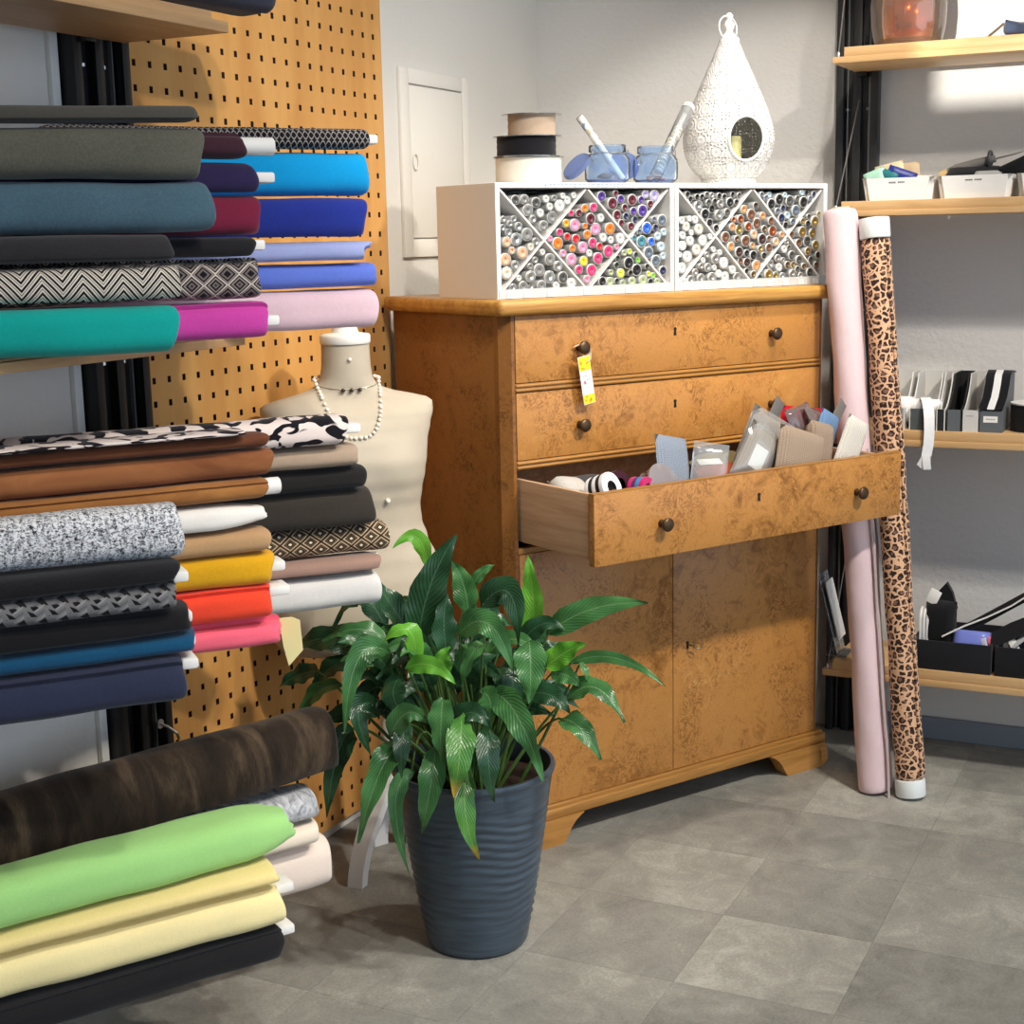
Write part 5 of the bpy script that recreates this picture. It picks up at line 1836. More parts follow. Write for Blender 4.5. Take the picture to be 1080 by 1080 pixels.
LEAVES = [
    ((0.129, 0.02, 0.651), (0.129, 0.02, 0.738), (0.12, 0.02, 0.823), 0.0267, 2),
    ((0.154, 0.04, 0.665), (0.244, 0.07, 0.723), (0.353, 0.1, 0.741), 0.0284, 1),
    ((0.198, 0.06, 0.61), (0.29, 0.1, 0.631), (0.383, 0.14, 0.583), 0.0138, 1),
    ((0.191, 0.1, 0.546), (0.247, 0.14, 0.584), (0.299, 0.18, 0.525), 0.0267, 1),
    ((0.179, 0.1, 0.509), (0.217, 0.14, 0.501), (0.254, 0.16, 0.444), 0.0259, 1),
    ((0.152, 0.08, 0.61), (0.189, 0.1, 0.644), (0.228, 0.12, 0.668), 0.0267, 2),
    ((0.12, 0.12, 0.674), (0.121, 0.16, 0.634), (0.118, 0.17, 0.565), 0.0345, 1),
    ((0.16, 0.08, 0.597), (0.192, 0.1, 0.598), (0.219, 0.12, 0.58), 0.0215, 1),
    ((0.05, 0.14, 0.576), (0.094, 0.22, 0.555), (0.141, 0.24, 0.434), 0.0319, 1),
    ((0.037, 0.17, 0.523), (0.037, 0.22, 0.466), (0.044, 0.2, 0.379), 0.0267, 0),
    ((-0.013, 0.18, 0.548), (-0.016, 0.25, 0.494), (-0.029, 0.24, 0.405), 0.031, 3),
    ((-0.006, 0.17, 0.436), (-0.009, 0.22, 0.359), (0.014, 0.21, 0.266), 0.0224, 3),
    ((-0.066, 0.17, 0.479), (-0.075, 0.22, 0.419), (-0.096, 0.21, 0.319), 0.0276, 1),
    ((-0.137, 0.1, 0.469), (-0.177, 0.17, 0.427), (-0.222, 0.18, 0.29), 0.0284, 1),
    ((-0.159, 0.06, 0.64), (-0.216, 0.1, 0.64), (-0.247, 0.12, 0.494), 0.0276, 1),
    ((-0.268, -0.04, 0.546), (-0.332, -0.06, 0.516), (-0.358, -0.06, 0.45), 0.0215, 1),
    ((-0.164, 0.04, 0.663), (-0.223, 0.05, 0.687), (-0.292, 0.05, 0.663), 0.0207, 1),
    ((-0.111, 0, 0.651), (-0.152, 0, 0.714), (-0.193, 0.0, 0.784), 0.0345, 0),
    ((-0.102, 0.03, 0.656), (-0.073, 0.04, 0.773), (-0.019, 0.03, 0.871), 0.0396, 0),
    ((-0.082, -0.05, 0.782), (-0.105, -0.05, 0.851), (-0.153, -0.04, 0.831), 0.019, 2),
    ((-0.002, -0.02, 0.697), (-0.011, -0.03, 0.755), (-0.033, -0.03, 0.805), 0.0276, 1),
    ((0.005, -0.05, 0.745), (0.027, -0.05, 0.775), (0.054, -0.05, 0.79), 0.0129, 1),
    ((-0.044, 0.06, 0.634), (-0.048, 0.06, 0.701), (-0.039, 0.05, 0.757), 0.0284, 0),
    ((0.024, 0.05, 0.727), (0.082, 0.08, 0.762), (0.098, 0.1, 0.659), 0.0327, 0),
    ((-0.02, 0.12, 0.687), (0.042, 0.17, 0.724), (0.089, 0.18, 0.628), 0.0284, 1),
    ((0.032, 0.14, 0.675), (0.009, 0.17, 0.664), (-0.013, 0.17, 0.6), 0.0215, 1),
    ((-0.103, 0.1, 0.623), (-0.115, 0.13, 0.705), (-0.174, 0.13, 0.671), 0.0224, 2),
    ((-0.12, 0.15, 0.632), (-0.07, 0.18, 0.648), (-0.022, 0.19, 0.612), 0.0198, 2),
    ((-0.047, 0.14, 0.613), (-0.047, 0.15, 0.651), (-0.033, 0.15, 0.675), 0.0198, 2),
    ((-0.183, 0.06, 0.534), (-0.22, 0.1, 0.531), (-0.197, 0.1, 0.438), 0.0259, 0),
    ((-0.242, 0, 0.463), (-0.274, 0.03, 0.421), (-0.301, 0.04, 0.288), 0.0302, 0),
    ((-0.113, 0.1, 0.408), (-0.15, 0.14, 0.356), (-0.126, 0.13, 0.193), 0.0198, 1),
    ((-0.319, -0.08, 0.564), (-0.366, -0.1, 0.55), (-0.409, -0.1, 0.525), 0.0241, 0),
    ((-0.174, -0.08, 0.645), (-0.227, -0.08, 0.721), (-0.284, -0.08, 0.659), 0.0302, 0),
    ((-0.227, -0.12, 0.595), (-0.307, -0.14, 0.618), (-0.391, -0.15, 0.59), 0.0362, 0),
    ((-0.048, 0.19, 0.585), (-0.051, 0.22, 0.542), (-0.054, 0.22, 0.468), 0.0267, 1),
    ((-0.157, 0.14, 0.492), (-0.117, 0.17, 0.551), (-0.08, 0.17, 0.527), 0.0241, 1),
    ((0.079, 0.08, 0.611), (0.086, 0.1, 0.575), (0.073, 0.1, 0.516), 0.0259, 0),
    ((0.118, 0.1, 0.562), (0.162, 0.13, 0.566), (0.196, 0.14, 0.533), 0.025, 0),
    ((0.218, 0.1, 0.624), (0.228, 0.12, 0.612), (0.232, 0.12, 0.591), 0.0095, 1),
    ((-0.134, 0.08, 0.599), (-0.148, 0.12, 0.569), (-0.117, 0.13, 0.521), 0.0284, 0),
    ((-0.079, 0.05, 0.563), (-0.094, 0.06, 0.609), (-0.118, 0.06, 0.635), 0.0259, 0),
    ((-0.013, 0.06, 0.565), (0.005, 0.08, 0.613), (0.055, 0.08, 0.637), 0.0276, 0),
    ((0.054, 0.04, 0.6), (0.078, 0.08, 0.577), (0.102, 0.09, 0.538), 0.0241, 0),
    ((-0.235, -0.1, 0.565), (-0.298, -0.12, 0.56), (-0.345, -0.12, 0.498), 0.0259, 0),
    ((-0.229, -0.1, 0.502), (-0.276, -0.12, 0.46), (-0.34, -0.13, 0.444), 0.0233, 0),
    ((-0.185, -0.02, 0.544), (-0.218, 0, 0.533), (-0.241, 0.0, 0.472), 0.0259, 0),
    ((-0.066, -0.06, 0.644), (-0.082, -0.08, 0.701), (-0.085, -0.08, 0.762), 0.0267, 0),
    ((0.036, -0.06, 0.633), (0.041, -0.08, 0.681), (0.021, -0.08, 0.725), 0.0259, 0),
    ((0.086, -0.02, 0.582), (0.129, 0, 0.622), (0.188, 0.0, 0.62), 0.0198, 0),
    ((-0.122, 0.12, 0.51), (-0.132, 0.16, 0.481), (-0.134, 0.16, 0.414), 0.0215, 0),
    ((0.076, 0.04, 0.496), (0.118, 0.06, 0.519), (0.167, 0.08, 0.507), 0.019, 0),
    ((-0.035, 0.16, 0.521), (0.007, 0.19, 0.555), (0.042, 0.2, 0.525), 0.0241, 0),
    ((0.023, 0.16, 0.587), (0.043, 0.19, 0.571), (0.029, 0.19, 0.505), 0.0241, 1),
]
random.seed(23)
for lf in LEAVES:
    leaf(*lf)
# inner foliage that fills the crown
for i in range(60):
    a = random.uniform(0, 2 * pi)
    r = random.uniform(0.02, 0.13)
    b = (r * cos(a) * 1.1 - 0.03, r * sin(a) * 0.8, random.uniform(0.47, 0.64))
    ln = random.uniform(0.11, 0.17)
    up = random.uniform(-0.2, 0.9)
    t_ = (b[0] + ln * cos(a) * 0.8, b[1] + ln * sin(a) * 0.7, b[2] + ln * up * 0.7)
    m_ = ((b[0] + t_[0]) / 2, (b[1] + t_[1]) / 2, (b[2] + t_[2]) / 2 + 0.03)
    leaf(b, m_, t_, random.uniform(0.017, 0.025), 0 if random.random() < 0.75 else 1)

# ================================================================== shelves on the right wall
SY = -0.957
RSH = [('wooden shelf with the peach glass vase, topmost on the right wall', 1.868, 1.907), ('wooden shelf carrying the white bins on the right wall', 1.482, 1.521),
       ('wooden shelf carrying the grey magazine files on the right wall', 0.888, 0.930), ('wooden shelf carrying the black cloth boxes, lowest on the right wall', 0.243, 0.288)]
for lab, z0, z1 in RSH:
    r = thing('shelf', lab, 'shelf', (-0.300, SY, z0), 0, 'wooden shelves on the right wall')
    th = z1 - z0
    bm = bmesh.new()
    box2(bm, (0.0, -1.4, 0), (0.252, 0.0, th * 0.40), 0.0015)
    finish('board', bm, SHELF_WOOD, r)
    bm = bmesh.new()
    box2(bm, (0.003, -1.4, th * 0.40), (0.252, -0.028, th), 0.0015)
    finish('top_layer', bm, SHELF_WOOD, r)
    for y in (-0.012, -1.3):
        bm = bmesh.new()
        box2(bm, (0.240, y - 0.02, -0.012), (0.288, y + 0.008, 0.004), 0.001)
        finish('bracket', bm, BLACK_METAL, r)
    bm = bmesh.new()
    lathe(bm, [(0.0045, 0), (0.0045, 0.012), (0.003, 0.014)], 10, (0.010, -0.012, th * 0.40))
    finish('wire_clamp', bm, STEEL, r)
for k, (za, zb) in enumerate(((1.885, 2.55), (1.500, 1.80), (0.905, 1.22), (0.262, 0.60))):
    bm = bmesh.new()
    tube(bm, [(-0.290, SY - 0.012, za), (-0.030, SY - 0.012 + 0.004, zb)], 0.0016, 6)
    tag(finish('tension_wire', bm, STEEL), 'thin steel wire holding up the left end of the %s right shelf' % ('topmost', 'second', 'third', 'lowest')[k], 'wire', 'steel wires of the right shelves')

# vase
VASE = NT('peach_glass')
VASE.set(lin('#e9b493'), 0.06, 0.35, 0.7, Transmission_Weight=0.25, Coat_Weight=0.6)
va = thing('vase', 'round peach mirrored glass vase on the topmost right shelf', 'vase', (-0.165, -1.118, 1.907))
bm = bmesh.new()
lathe(bm, [(0.0, 0.010), (0.060, 0.010), (0.074, 0.004), (0.080, 0.0), (0.086, 0.012), (0.094, 0.050), (0.097, 0.10), (0.094, 0.15), (0.084, 0.20), (0.072, 0.235), (0.066, 0.245), (0.062, 0.243), (0.068, 0.232), (0.079, 0.198), (0.089, 0.15), (0.092, 0.10), (0.089, 0.052), (0.080, 0.020)], 48, cap0=False, cap1=False)
finish('glass_body', bm, mat_glass('peach_glass_wall', '#f3cdb2', 0.03, 0.14, 1.45), va, True, 60)
bm = bmesh.new()
lathe(bm, [(0.0, 0.018), (0.050, 0.016), (0.066, 0.026), (0.070, 0.06), (0.070, 0.115), (0.066, 0.118), (0.060, 0.06), (0.0, 0.030)], 40, cap0=False, cap1=False)
finish('mirror_lining', bm, plain('#d98d55', 0.15, 0.7, 0.6), va, True, 60)
sc = thing('wrapped_tool', 'blue and silver wrapped tool lying on the topmost right shelf', 'tool', (-0.235, -1.405, 1.907), radians(-20))
bm = bmesh.new()
pillow(bm, (0.15, 0.035, 0.035), 8)
bmesh.ops.translate(bm, verts=bm.verts, vec=(0, 0, 0.0175))
finish('wrap', bm, plain('#454d63', 0.35, 0.1), sc, True, 70)
bm = bmesh.new()
tube(bm, [(0.0, -0.020, 0.004), (0.03, 0.02, 0.02), (0.05, 0.055, 0.036)], 0.003, 6)
tube(bm, [(-0.01, -0.018, 0.030), (-0.01, 0.04, 0.034), (0.0, 0.09, 0.006)], 0.003, 6)
finish('silver_rod', bm, STEEL, sc)

# white bins
def white_bin(label, y0, y1):
    r = thing('storage_bin', label, 'bin', (-0.285, (y0 + y1) / 2, 1.521), 0, 'white bins on the right shelf')
    w_ = abs(y1 - y0) / 2
    bm = bmesh.new()
    lo, hi, hh, dp = 0.008, 0.0, 0.056, 0.20

    def rect(ins, z):
        return [bm.verts.new((ins, -w_ + ins, z)), bm.verts.new((dp - ins, -w_ + ins, z)), bm.verts.new((dp - ins, w_ - ins, z)), bm.verts.new((ins, w_ - ins, z))]
    A = rect(lo, 0)
    B = rect(0.0, hh)
    Cc = rect(0.003, hh + 0.0005)
    D_ = rect(lo + 0.003, 0.004)
    for P_, Q_ in ((A, B), (B, Cc), (Cc, D_)):
        for k in range(4):
            bm.faces.new((P_[k], P_[(k + 1) % 4], Q_[(k + 1) % 4], Q_[k]))
    bm.faces.new(A)
    bm.faces.new(D_)
    bmesh.ops.bevel(bm, geom=[e for e in bm.edges if abs(e.verts[0].co.z - e.verts[1].co.z) > 0.03], offset=0.012, segments=4, affect='EDGES')
    finish('tub', bm, WHITE_PLASTIC, r, True, 40)
    bm = bmesh.new()
    for k in range(9):
        if k == 4:
            continue
        box2(bm, (-0.0004 + 0.0015, 0.02 - k * 0.0045 - 0.0016 + w_ * 0.0, 0.043), (0.0032, 0.02 - k * 0.0045 + 0.0016, 0.0465))
    finish('print_mark', bm, plain('#5d5d5f', 0.6), r, False)
    return r


white_bin('first white bin from the upright, full of small packets', -1.034, -1.217)
white_bin('white bin with black handled cutters lying across it', -1.223, -1.408)
white_bin('white bin at the right picture edge', -1.416, -1.600)


def soft(name, label, cat, loc, size, rot, mat, group=None):
    bm = bmesh.new()
    pillow(bm, size, 8, 0.35)
    o = finish(name, bm, mat, None, True, 70, loc, [radians(a) for a in rot])
    return tag(o, label, cat, group)


GB = 'packets in the first white bin'
soft('small_packet', 'cream paper packet at the left of the first white bin', 'packet', (-0.20, -1.090, 1.580), (0.085, 0.022, 0.075), (0, 10, 70), plain('#d8c7a4', 0.6), GB)
soft('small_packet', 'mint green packet in the first white bin', 'packet', (-0.235, -1.060, 1.572), (0.06, 0.02, 0.06), (10, 20, 80), plain('#a3cdb9', 0.5), GB)
soft('small_packet', 'petrol green packet in the first white bin', 'packet', (-0.235, -1.085, 1.570), (0.06, 0.02, 0.06), (0, -20, 70), plain('#1f6b70', 0.5), GB)
soft('small_packet', 'dark blue packet in the first white bin', 'packet', (-0.230, -1.120, 1.572), (0.075, 0.024, 0.06), (0, -20, 95), plain('#232f7a', 0.4), GB)
soft('small_packet', 'beige kraft packet in the first white bin', 'packet', (-0.19, -1.120, 1.582), (0.09, 0.022, 0.07), (10, 5, 80), plain('#b9a384', 0.7), GB)
soft('small_packet', 'white packet lying low in the first white bin', 'packet', (-0.225, -1.165, 1.567), (0.085, 0.022, 0.04), (60, 0, 95), plain('#dedbd2', 0.5), GB)

cut = thing('cutter', 'grey and black hand cutter lying slanted across the white bins', 'tool', (-0.215, -1.320, 1.590), radians(-92))
bm = bmesh.new()
tube(bm, [(-0.085, 0, -0.006), (-0.06, 0, 0.004), (-0.01, 0, 0.017), (0.035, 0, 0.028)], [0.012, 0.014, 0.013, 0.009], 12)
finish('handle', bm, plain('#6e6a66', 0.5), cut)
bm = bmesh.new()
tube(bm, [(-0.098, 0.0, -0.012), (-0.080, 0, -0.004)], [0.014, 0.0125], 12)
finish('end_ring', bm, plain('#c3a474', 0.6), cut)
bm = bmesh.new()
tube(bm, [(0.022 + 0.0 * cos(a), 0.016 * cos(a), 0.026 + 0.019 * sin(a)) for a in [2 * pi * i / 18 for i in range(18)]], 0.005, 8, closed=True)
finish('locking_ring', bm, plain('#3c3c40', 0.5), cut)
bm = bmesh.new()
tube(bm, [(0.030, 0, 0.027), (0.075, 0, 0.036), (0.118, 0, 0.046)], [0.0035, 0.0022, 0.0008], 8)
finish('blade', bm, STEEL, cut)
soft('tool_pouch', 'black cloth pouch under the slanted cutter in the white bin', 'pouch', (-0.215, -1.305, 1.570), (0.16, 0.06, 0.05), (50, 0, 92), fabric('#1f1f22'))
soft('tool_pouch', 'pointed black cloth strap hanging from the end of the cutter', 'pouch', (-0.215, -1.400, 1.590), (0.08, 0.02, 0.045), (30, -24, -88), fabric('#19191b'))
soft('grey_blister', 'pale grey plastic blister in the white bin under the cutter', 'packet', (-0.245, -1.340, 1.574), (0.07, 0.02, 0.03), (50, 0, 92), plain('#a9aaa8', 0.4))

# magazine files
FILEM = {'dark': plain('#4d5456', 0.7), 'mid': plain('#5f6469', 0.7), 'light': plain('#cfcdc9', 0.7), 'blue': plain('#7d8b99', 0.7), 'black': plain('#1f2022', 0.7)}


def mag_file(label, y0, y1, front, body, hz=0.140, hf=0.056, dep=0.20):
    r = thing('magazine_file', label, 'magazine file', (-0.287, (y0 + y1) / 2, 0.930), 0, 'magazine files on the right shelf')
    w_ = abs(y1 - y0) / 2 - 0.0008
    t_ = 0.0028
    out = [(0.0, 0.0), (dep, 0.0), (dep, hz)]
    for i in range(13):
        f = i / 12
        x = dep * 0.55 * (1 - f)
        out.append((x + 0.0, hf + (hz - hf) * (1 - sin(f * pi / 2) ** 0.8) if f > 0 else hz))
    for y in (-w_, w_ - t_):
        bm = bmesh.new()
        prism(bm, [(a, b) for a, b in out], 'y', y, y + t_)
        finish('side', bm, FILEM[body], r, False)
    bm = bmesh.new()
    box2(bm, (0.0, -w_ + t_, 0), (t_, w_ - t_, hf), 0)
    finish('front', bm, FILEM[front], r, False)
    bm = bmesh.new()
    box2(bm, (dep - t_, -w_ + t_, 0), (dep, w_ - t_, hz), 0)
    finish('back', bm, FILEM[body], r, False)
    bm = bmesh.new()
    box2(bm, (t_, -w_ + t_, 0), (dep - t_, w_ - t_, t_), 0)
    finish('base', bm, FILEM[body], r, False)
    return r


mag_file('blue grey magazine file half hidden behind the leopard roll', -1.098, -1.160, 'blue', 'light')
mag_file('dark green grey magazine file with a white ribbon hanging out', -1.171, -1.238, 'dark', 'light')
mag_file('slim black magazine file next to the one with the white ribbon', -1.240, -1.264, 'black', 'light')
mag_file('slate grey magazine file with black sides, left of the white fronted one', -1.266, -1.305, 'mid', 'black')
mf = mag_file('magazine file with a white paper front', -1.307, -1.347, 'light', 'light')
bm = bmesh.new()
for k in range(4):
    box2(bm, (-0.0006, 0.008 - k * 0.005, 0.040), (0.0, 0.0105 - k * 0.005, 0.043))
finish('print_mark', bm, plain('#8e8e8e', 0.6), mf, False)
mf = mag_file('dark grey magazine file with a white label and a striped band', -1.349, -1.407, 'mid', 'mid')
bm = bmesh.new()
box2(bm, (-0.0012, -0.016, 0.026), (0.0, 0.019, 0.042))
lb = finish('label', bm, PAPER, mf, False)
bm = bmesh.new()
for k in range(6):
    box2(bm, (-0.0016, -0.010 + k * 0.004, 0.033), (-0.0011, -0.0078 + k * 0.004, 0.036))
finish('print_mark', bm, plain('#7a7a7a', 0.6), lb, False)

# ribbons in the files
bm = bmesh.new()
ribbon(bm, [(-0.21, -1.195, 0.975), (-0.225, -1.197, 1.000), (-0.250, -1.204, 1.012), (-0.278, -1.214, 1.008), (-0.296, -1.222, 0.990), (-0.304, -1.226, 0.965), (-0.306, -1.228, 0.930), (-0.307, -1.227, 0.895), (-0.306, -1.222, 0.865)], 0.026, 0.0016, (0.25, -1, 0.05))
wr = finish('white_ribbon', bm, fabric('#ebebea', 0.03), None, True, 60)
tag(wr, 'white ribbon spilling from the green grey file over the shelf edge', 'ribbon')
bm = bmesh.new()
ribbon(bm, [(-0.306, -1.222, 0.868), (-0.307, -1.214, 0.850), (-0.306, -1.206, 0.836)], 0.020, 0.0012, (0.1, -0.7, -0.6))
ribbon(bm, [(-0.307, -1.222, 0.868), (-0.309, -1.224, 0.846), (-0.307, -1.226, 0.830)], 0.020, 0.0012, (0.1, -1, 0))
finish('frayed_end', bm, fabric('#ebebea', 0.03), wr, True, 60)
soft('ribbon_bundle', 'bundle of white ribbon inside the green grey file', 'ribbon', (-0.235, -1.203, 0.972), (0.09, 0.05, 0.07), (0, 0, 85), fabric('#e6e6e4', 0.03))
soft('ribbon_bundle', 'white ribbon bundle bulging from the blue grey file', 'ribbon', (-0.240, -1.130, 0.978), (0.09, 0.05, 0.07), (0, 0, 85), fabric('#e8e8e6', 0.03))
sb = thing('striped_band', 'wide black elastic band with a white centre stripe over a dark grey file', 'ribbon', (0, 0, 0))
crv = [(-0.291, 0.990), (-0.278, 1.020), (-0.262, 1.050), (-0.245, 1.073), (-0.215, 1.083), (-0.180, 1.080), (-0.14, 1.074)]
for y, w_, m_ in ((-1.3630, 0.021, fabric('#17171a')), (-1.3825, 0.018, fabric('#e7e7e6', 0.03)), (-1.4020, 0.021, fabric('#17171a'))):
    bm = bmesh.new()
    ribbon(bm, [(x, y - (0.010 if z > 1.03 else 0.010 * (z - 0.99) / 0.04) + 0.006, z) for x, z in crv], w_, 0.003, (0, 1, 0))
    finish('stripe', bm, m_, sb, True, 60)
reel('black ribbon reel with white top at the right end of the file shelf', 0, 0, 0, 0.062, 0.070, fabric('#141416'), 0.064, (-0.215, -1.478, 0.930))
bm = bmesh.new()
lathe(bm, [(0.020, 0.0), (0.0635, 0.0), (0.0635, 0.003), (0.020, 0.003)], 40, cap0=False, cap1=False)
rl = [o for o in bpy.data.objects if o.name.startswith('ribbon_reel') and 'white top' in o.get('label', '')][0]
finish('top_disc', bm, plain('#e9e7e4', 0.5), rl, True, 40, (0, 0, 0.0702))


# black cloth boxes on the lowest shelf
def cloth_box(label, y0, y1):
    r = thing('cloth_box', label, 'box', (-0.292, (y0 + y1) / 2, 0.288), 0, 'black cloth boxes on the lowest right shelf')
    w_ = abs(y1 - y0) / 2
    M_ = fabric('#1c1c20', 0.2)
    t_ = 0.006
    for nm, lo, hi in (('front', (0, -w_, 0), (t_, w_, 0.080)), ('back', (0.22, -w_, 0), (0.22 + t_, w_, 0.080)), ('side', (t_, -w_, 0), (0.22, -w_ + t_, 0.080)), ('side', (t_, w_ - t_, 0), (0.22, w_, 0.080)), ('base', (t_, -w_ + t_, 0), (0.22, w_ - t_, t_))):
        bm = bmesh.new()
        box2(bm, lo, hi, 0.0025, 2)
        finish(nm, bm, M_, r)
    return r


cloth_box('black cloth box right of the leopard roll with a blue packet', -1.196, -1.402)
cloth_box('black cloth box at the right end of the lowest shelf', -1.410, -1.616)
GS = 'things in the black cloth boxes'
for k in range(3):
    bm = bmesh.new()
    y = -1.208 - k * 0.009
    ribbon(bm, [(-0.235 + 0.0, y, 0.330), (-0.238, y, 0.41), (-0.232, y - 0.001, 0.435), (-0.215, y - 0.001, 0.440), (-0.200, y, 0.43), (-0.195, y, 0.34)], 0.007, 0.002, (0, 1, 0))
    tag(finish('strap_loop', bm, fabric('#e9e9e7', 0.03), None, True, 60), 'white strap loop standing at the left end of the first black box', 'strap', 'white strap loops in the black box')
soft('black_bag', 'crumpled black cloth bag standing in the first black box', 'bag', (-0.215, -1.258, 0.395), (0.085, 0.06, 0.135), (0, 0, 80), fabric('#17171a'))
bm = bmesh.new()
prism(bm, [(-0.035, 0.0), (0.030, 0.0), (0.012, 0.05), (-0.006, 0.072), (-0.022, 0.045)], 'x', -0.010, 0.010)
o = finish('bag_corner', bm, fabric('#17171a'), None, True, 40, (-0.2, -1.262, 0.438))
tag(o, 'pointed top corner of black cloth behind the crumpled bag', 'bag')
bm = bmesh.new()
box(bm, (0, 0, 0), (0.002, 0.030, 0.040), 0.0005)
tag(finish('white_tag', bm, PAPER, None, True, 40, (-0.225, -1.238, 0.472), (radians(24), 0, 0)), 'white card tag on top of the crumpled black bag', 'tag')
bm = bmesh.new()
ribbon(bm, [(-0.255, -1.268, 0.372), (-0.245, -1.32, 0.402), (-0.24, -1.38, 0.432), (-0.24, -1.44, 0.468), (-0.24, -1.50, 0.515)], 0.006, 0.0022, (0.9, 0, 0.3))
tag(finish('white_strap', bm, fabric('#ecebe8', 0.03), None, True, 60), 'thin white strap rising to the right out of the first black box', 'strap')
bm = bmesh.new()
ribbon(bm, [(-0.235, -1.300, 0.378), (-0.225, -1.36, 0.415), (-0.22, -1.42, 0.455), (-0.22, -1.50, 0.510)], 0.030, 0.006, (0.75, 0, 0.65))
tag(finish('black_strap', bm, fabric('#131315'), None, True, 60), 'wide black strap beside the thin white strap', 'strap')
bm = bmesh.new()
ribbon(bm, [(-0.26, -1.395, 0.372), (-0.255, -1.44, 0.402), (-0.25, -1.50, 0.432)], 0.05, 0.004, (0.6, 0, 0.8))
tag(finish('black_strap', bm, fabric('#1a1a1d'), None, True, 60), 'wide black strap lying over the second black box', 'strap')
soft('blue_packet', 'lavender blue packet in clear film in the first black box', 'packet', (-0.245, -1.345, 0.366), (0.105, 0.05, 0.055), (30, 0, 88), plain('#7480cf', 0.35), GS)
soft('red_packet', 'small red and white packet between the black boxes', 'packet', (-0.250, -1.393, 0.368), (0.05, 0.02, 0.03), (20, -25, 88), plain('#c85a6a', 0.4), GS)
soft('clear_packet', 'crinkled clear wrapper beside the lavender blue packet', 'packet', (-0.262, -1.375, 0.366), (0.03, 0.02, 0.035), (20, 20, 88), mat_glass('wrapper', '#f3f3f5', 0.1, 0.5), GS)
bm = bmesh.new()
lathe(bm, [(0.012, 0.0), (0.032, 0.0), (0.034, 0.010), (0.030, 0.020), (0.012, 0.020)], 26, cap0=False, cap1=False)
tag(finish('white_spool', bm, plain('#d8d6cf', 0.5), None, True, 50, (-0.245, -1.445, 0.352), (radians(60), radians(30), 0)), 'white spool lying in the second black box', 'spool')
bm = bmesh.new()
ribbon(bm, [(-0.27, -1.455, 0.372), (-0.26, -1.48, 0.392), (-0.255, -1.52, 0.390)], 0.03, 0.004, (0.9, 0, 0.3))
tag(finish('grey_strap', bm, fabric('#b9bcc0'), None, True, 60), 'grey strap lying over the white spool in the second box', 'strap')

# acrylic sign stand with white cards behind the pink roll
st = thing('card_stand', 'slanted clear acrylic stand with white cards left of the pink roll', 'stand', (-0.215, -0.972, 0.288))
rt = Matrix.Rotation(radians(-14), 3, 'X')
bm = bmesh.new()
box(bm, (0, 0.012, 0.115), (0.090, 0.003, 0.225), 0.0005, 1, rot=rt)
box(bm, (0, -0.012, 0.0015), (0.090, 0.06, 0.003), 0.0005, 1)
finish('acrylic_sheet', bm, CLEAR, st, False)
bm = bmesh.new()
box(bm, (0, 0.002, 0.125), (0.072, 0.004, 0.165), 0.0005, 1, rot=rt)
finish('white_card', bm, PAPER, st, False)


# ------------------------------------------------------------------ two long rolls leaning by the chest
def leaning_roll(name, label, base, top, r, mat, taper_top, core_r, seam):
    b, t_ = Vector(base), Vector(top)
    axis = (b - t_)
    L = axis.length
    bm = bmesh.new()
    bolt_mesh(bm, L, r, r, seam, 0.005, rag=0.002, nu=40, nv=44, seed=3, power=2.0)
    o = finish(name, bm, mat, None, True, 50)
    xa = (b - t_).normalized()                  # the mesh runs from the base (x=0) back to the top (x=-L)
    za = Vector((-0.83, -0.56, 0))
    za = (za - xa * za.dot(xa)).normalized()
    ya = za.cross(xa)
    M = Matrix((xa, ya, za)).transposed().to_4x4()
    M.translation = b
    o.matrix_world = M
    tag(o, label, 'fabric roll', 'long rolls leaning beside the chest')
    return o, L


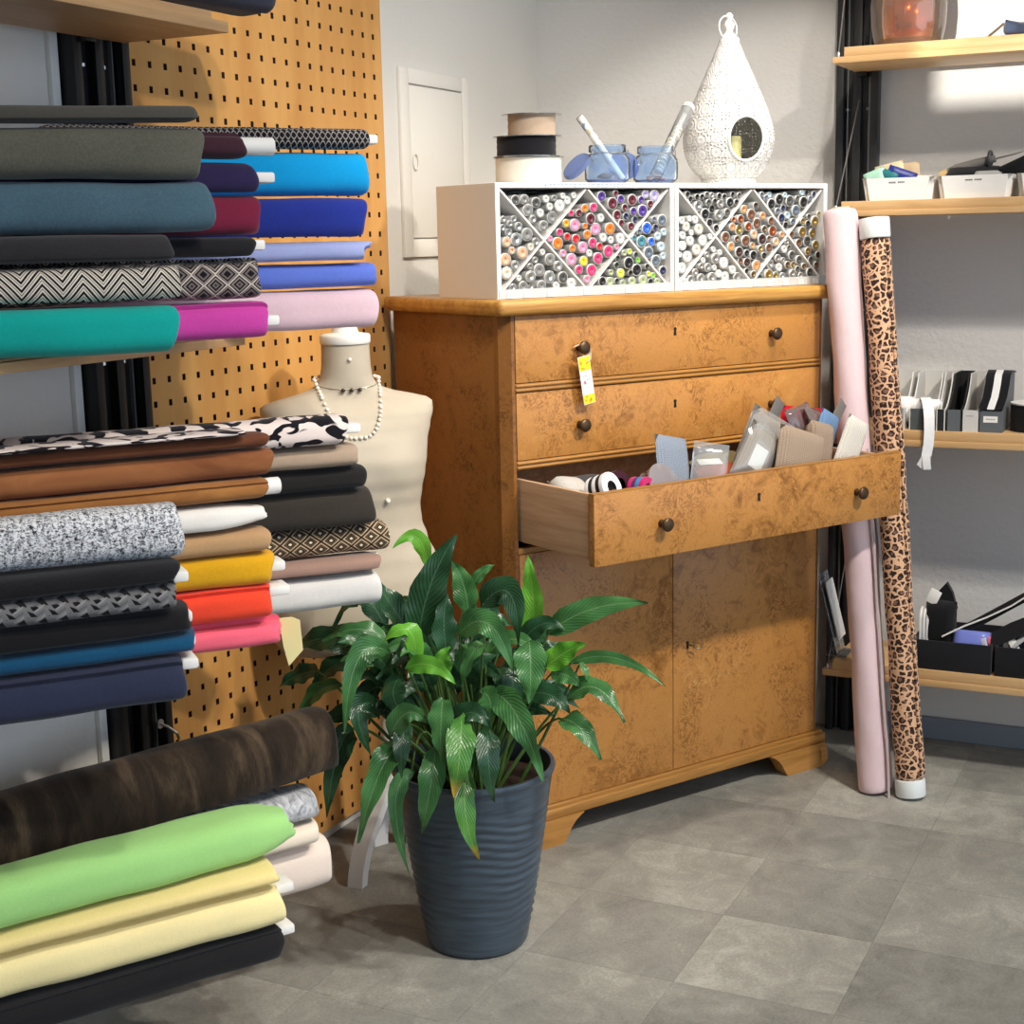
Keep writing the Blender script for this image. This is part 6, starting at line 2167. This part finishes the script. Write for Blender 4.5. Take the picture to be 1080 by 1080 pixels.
pk, L = leaning_roll('fabric_roll', 'tall pale pink roll leaning between the chest and the leopard roll', (-0.492, -1.150, 0.004), (-0.374, -1.000, 1.500), 0.0445, fabric('#dcc3c6', 0.03, 500), 0, 0.03, 0.2)
bm = bmesh.new()
lathe(bm, [(0.026, -0.02), (0.026, 0.004), (0.022, 0.004), (0.022, -0.02)], 24, cap0=False, cap1=False)
bmesh.ops.rotate(bm, verts=bm.verts, cent=(0, 0, 0), matrix=Matrix.Rotation(-pi / 2, 3, 'Y'))
finish('core', bm, CORE_C, pk, True, 50, (-L, 0, 0))
bm = bmesh.new()
box2(bm, (-0.16, -0.0457, 0.018), (0.002, -0.0447, 0.030), 0)
lp, L2 = leaning_roll('fabric_roll', 'tall leopard print roll with white ends, rightmost of the leaning rolls', (-0.490, -1.238, 0.050), (-0.374, -1.092, 1.425), 0.0385, pattern('leopard', p_leopard, 0.8), 0, 0.03, 1.1)
bm.free()
for x0, x1, lab in ((0.0, 0.045, 'white wrapped lower end'), (-L2 - 0.052, -L2, 'white wrapped upper end')):
    bm = bmesh.new()
    lathe(bm, [(0.030, 0.0), (0.0375, 0.001), (0.0385, 0.006), (0.0385, x1 - x0 - 0.004), (0.0365, x1 - x0)], 32)
    bmesh.ops.rotate(bm, verts=bm.verts, cent=(0, 0, 0), matrix=Matrix.Rotation(pi / 2, 3, 'Y'))
    e = finish('end_wrap', bm, plain('#e6eae9', 0.5), lp, True, 50, (x0, 0, 0))
    e['label'] = lab
# stiff paper strip standing between both rolls
bm = bmesh.new()
pb, pt = Vector((-0.520, -1.194, 0.0)), Vector((-0.452, -1.102, 0.90))
ribbon(bm, [pb + (pt - pb) * (i / 12) + Vector((0.002 * sin(i), 0.002 * cos(i * 1.7), 0)) for i in range(13)], 0.009, 0.0015, (0.80, -0.3, 0))
tag(finish('paper_strip', bm, plain('#b8a9a6', 0.7), None, True, 60), 'long narrow paper strip standing between the pink and leopard rolls', 'paper strip')
print('objects', len(bpy.data.objects))
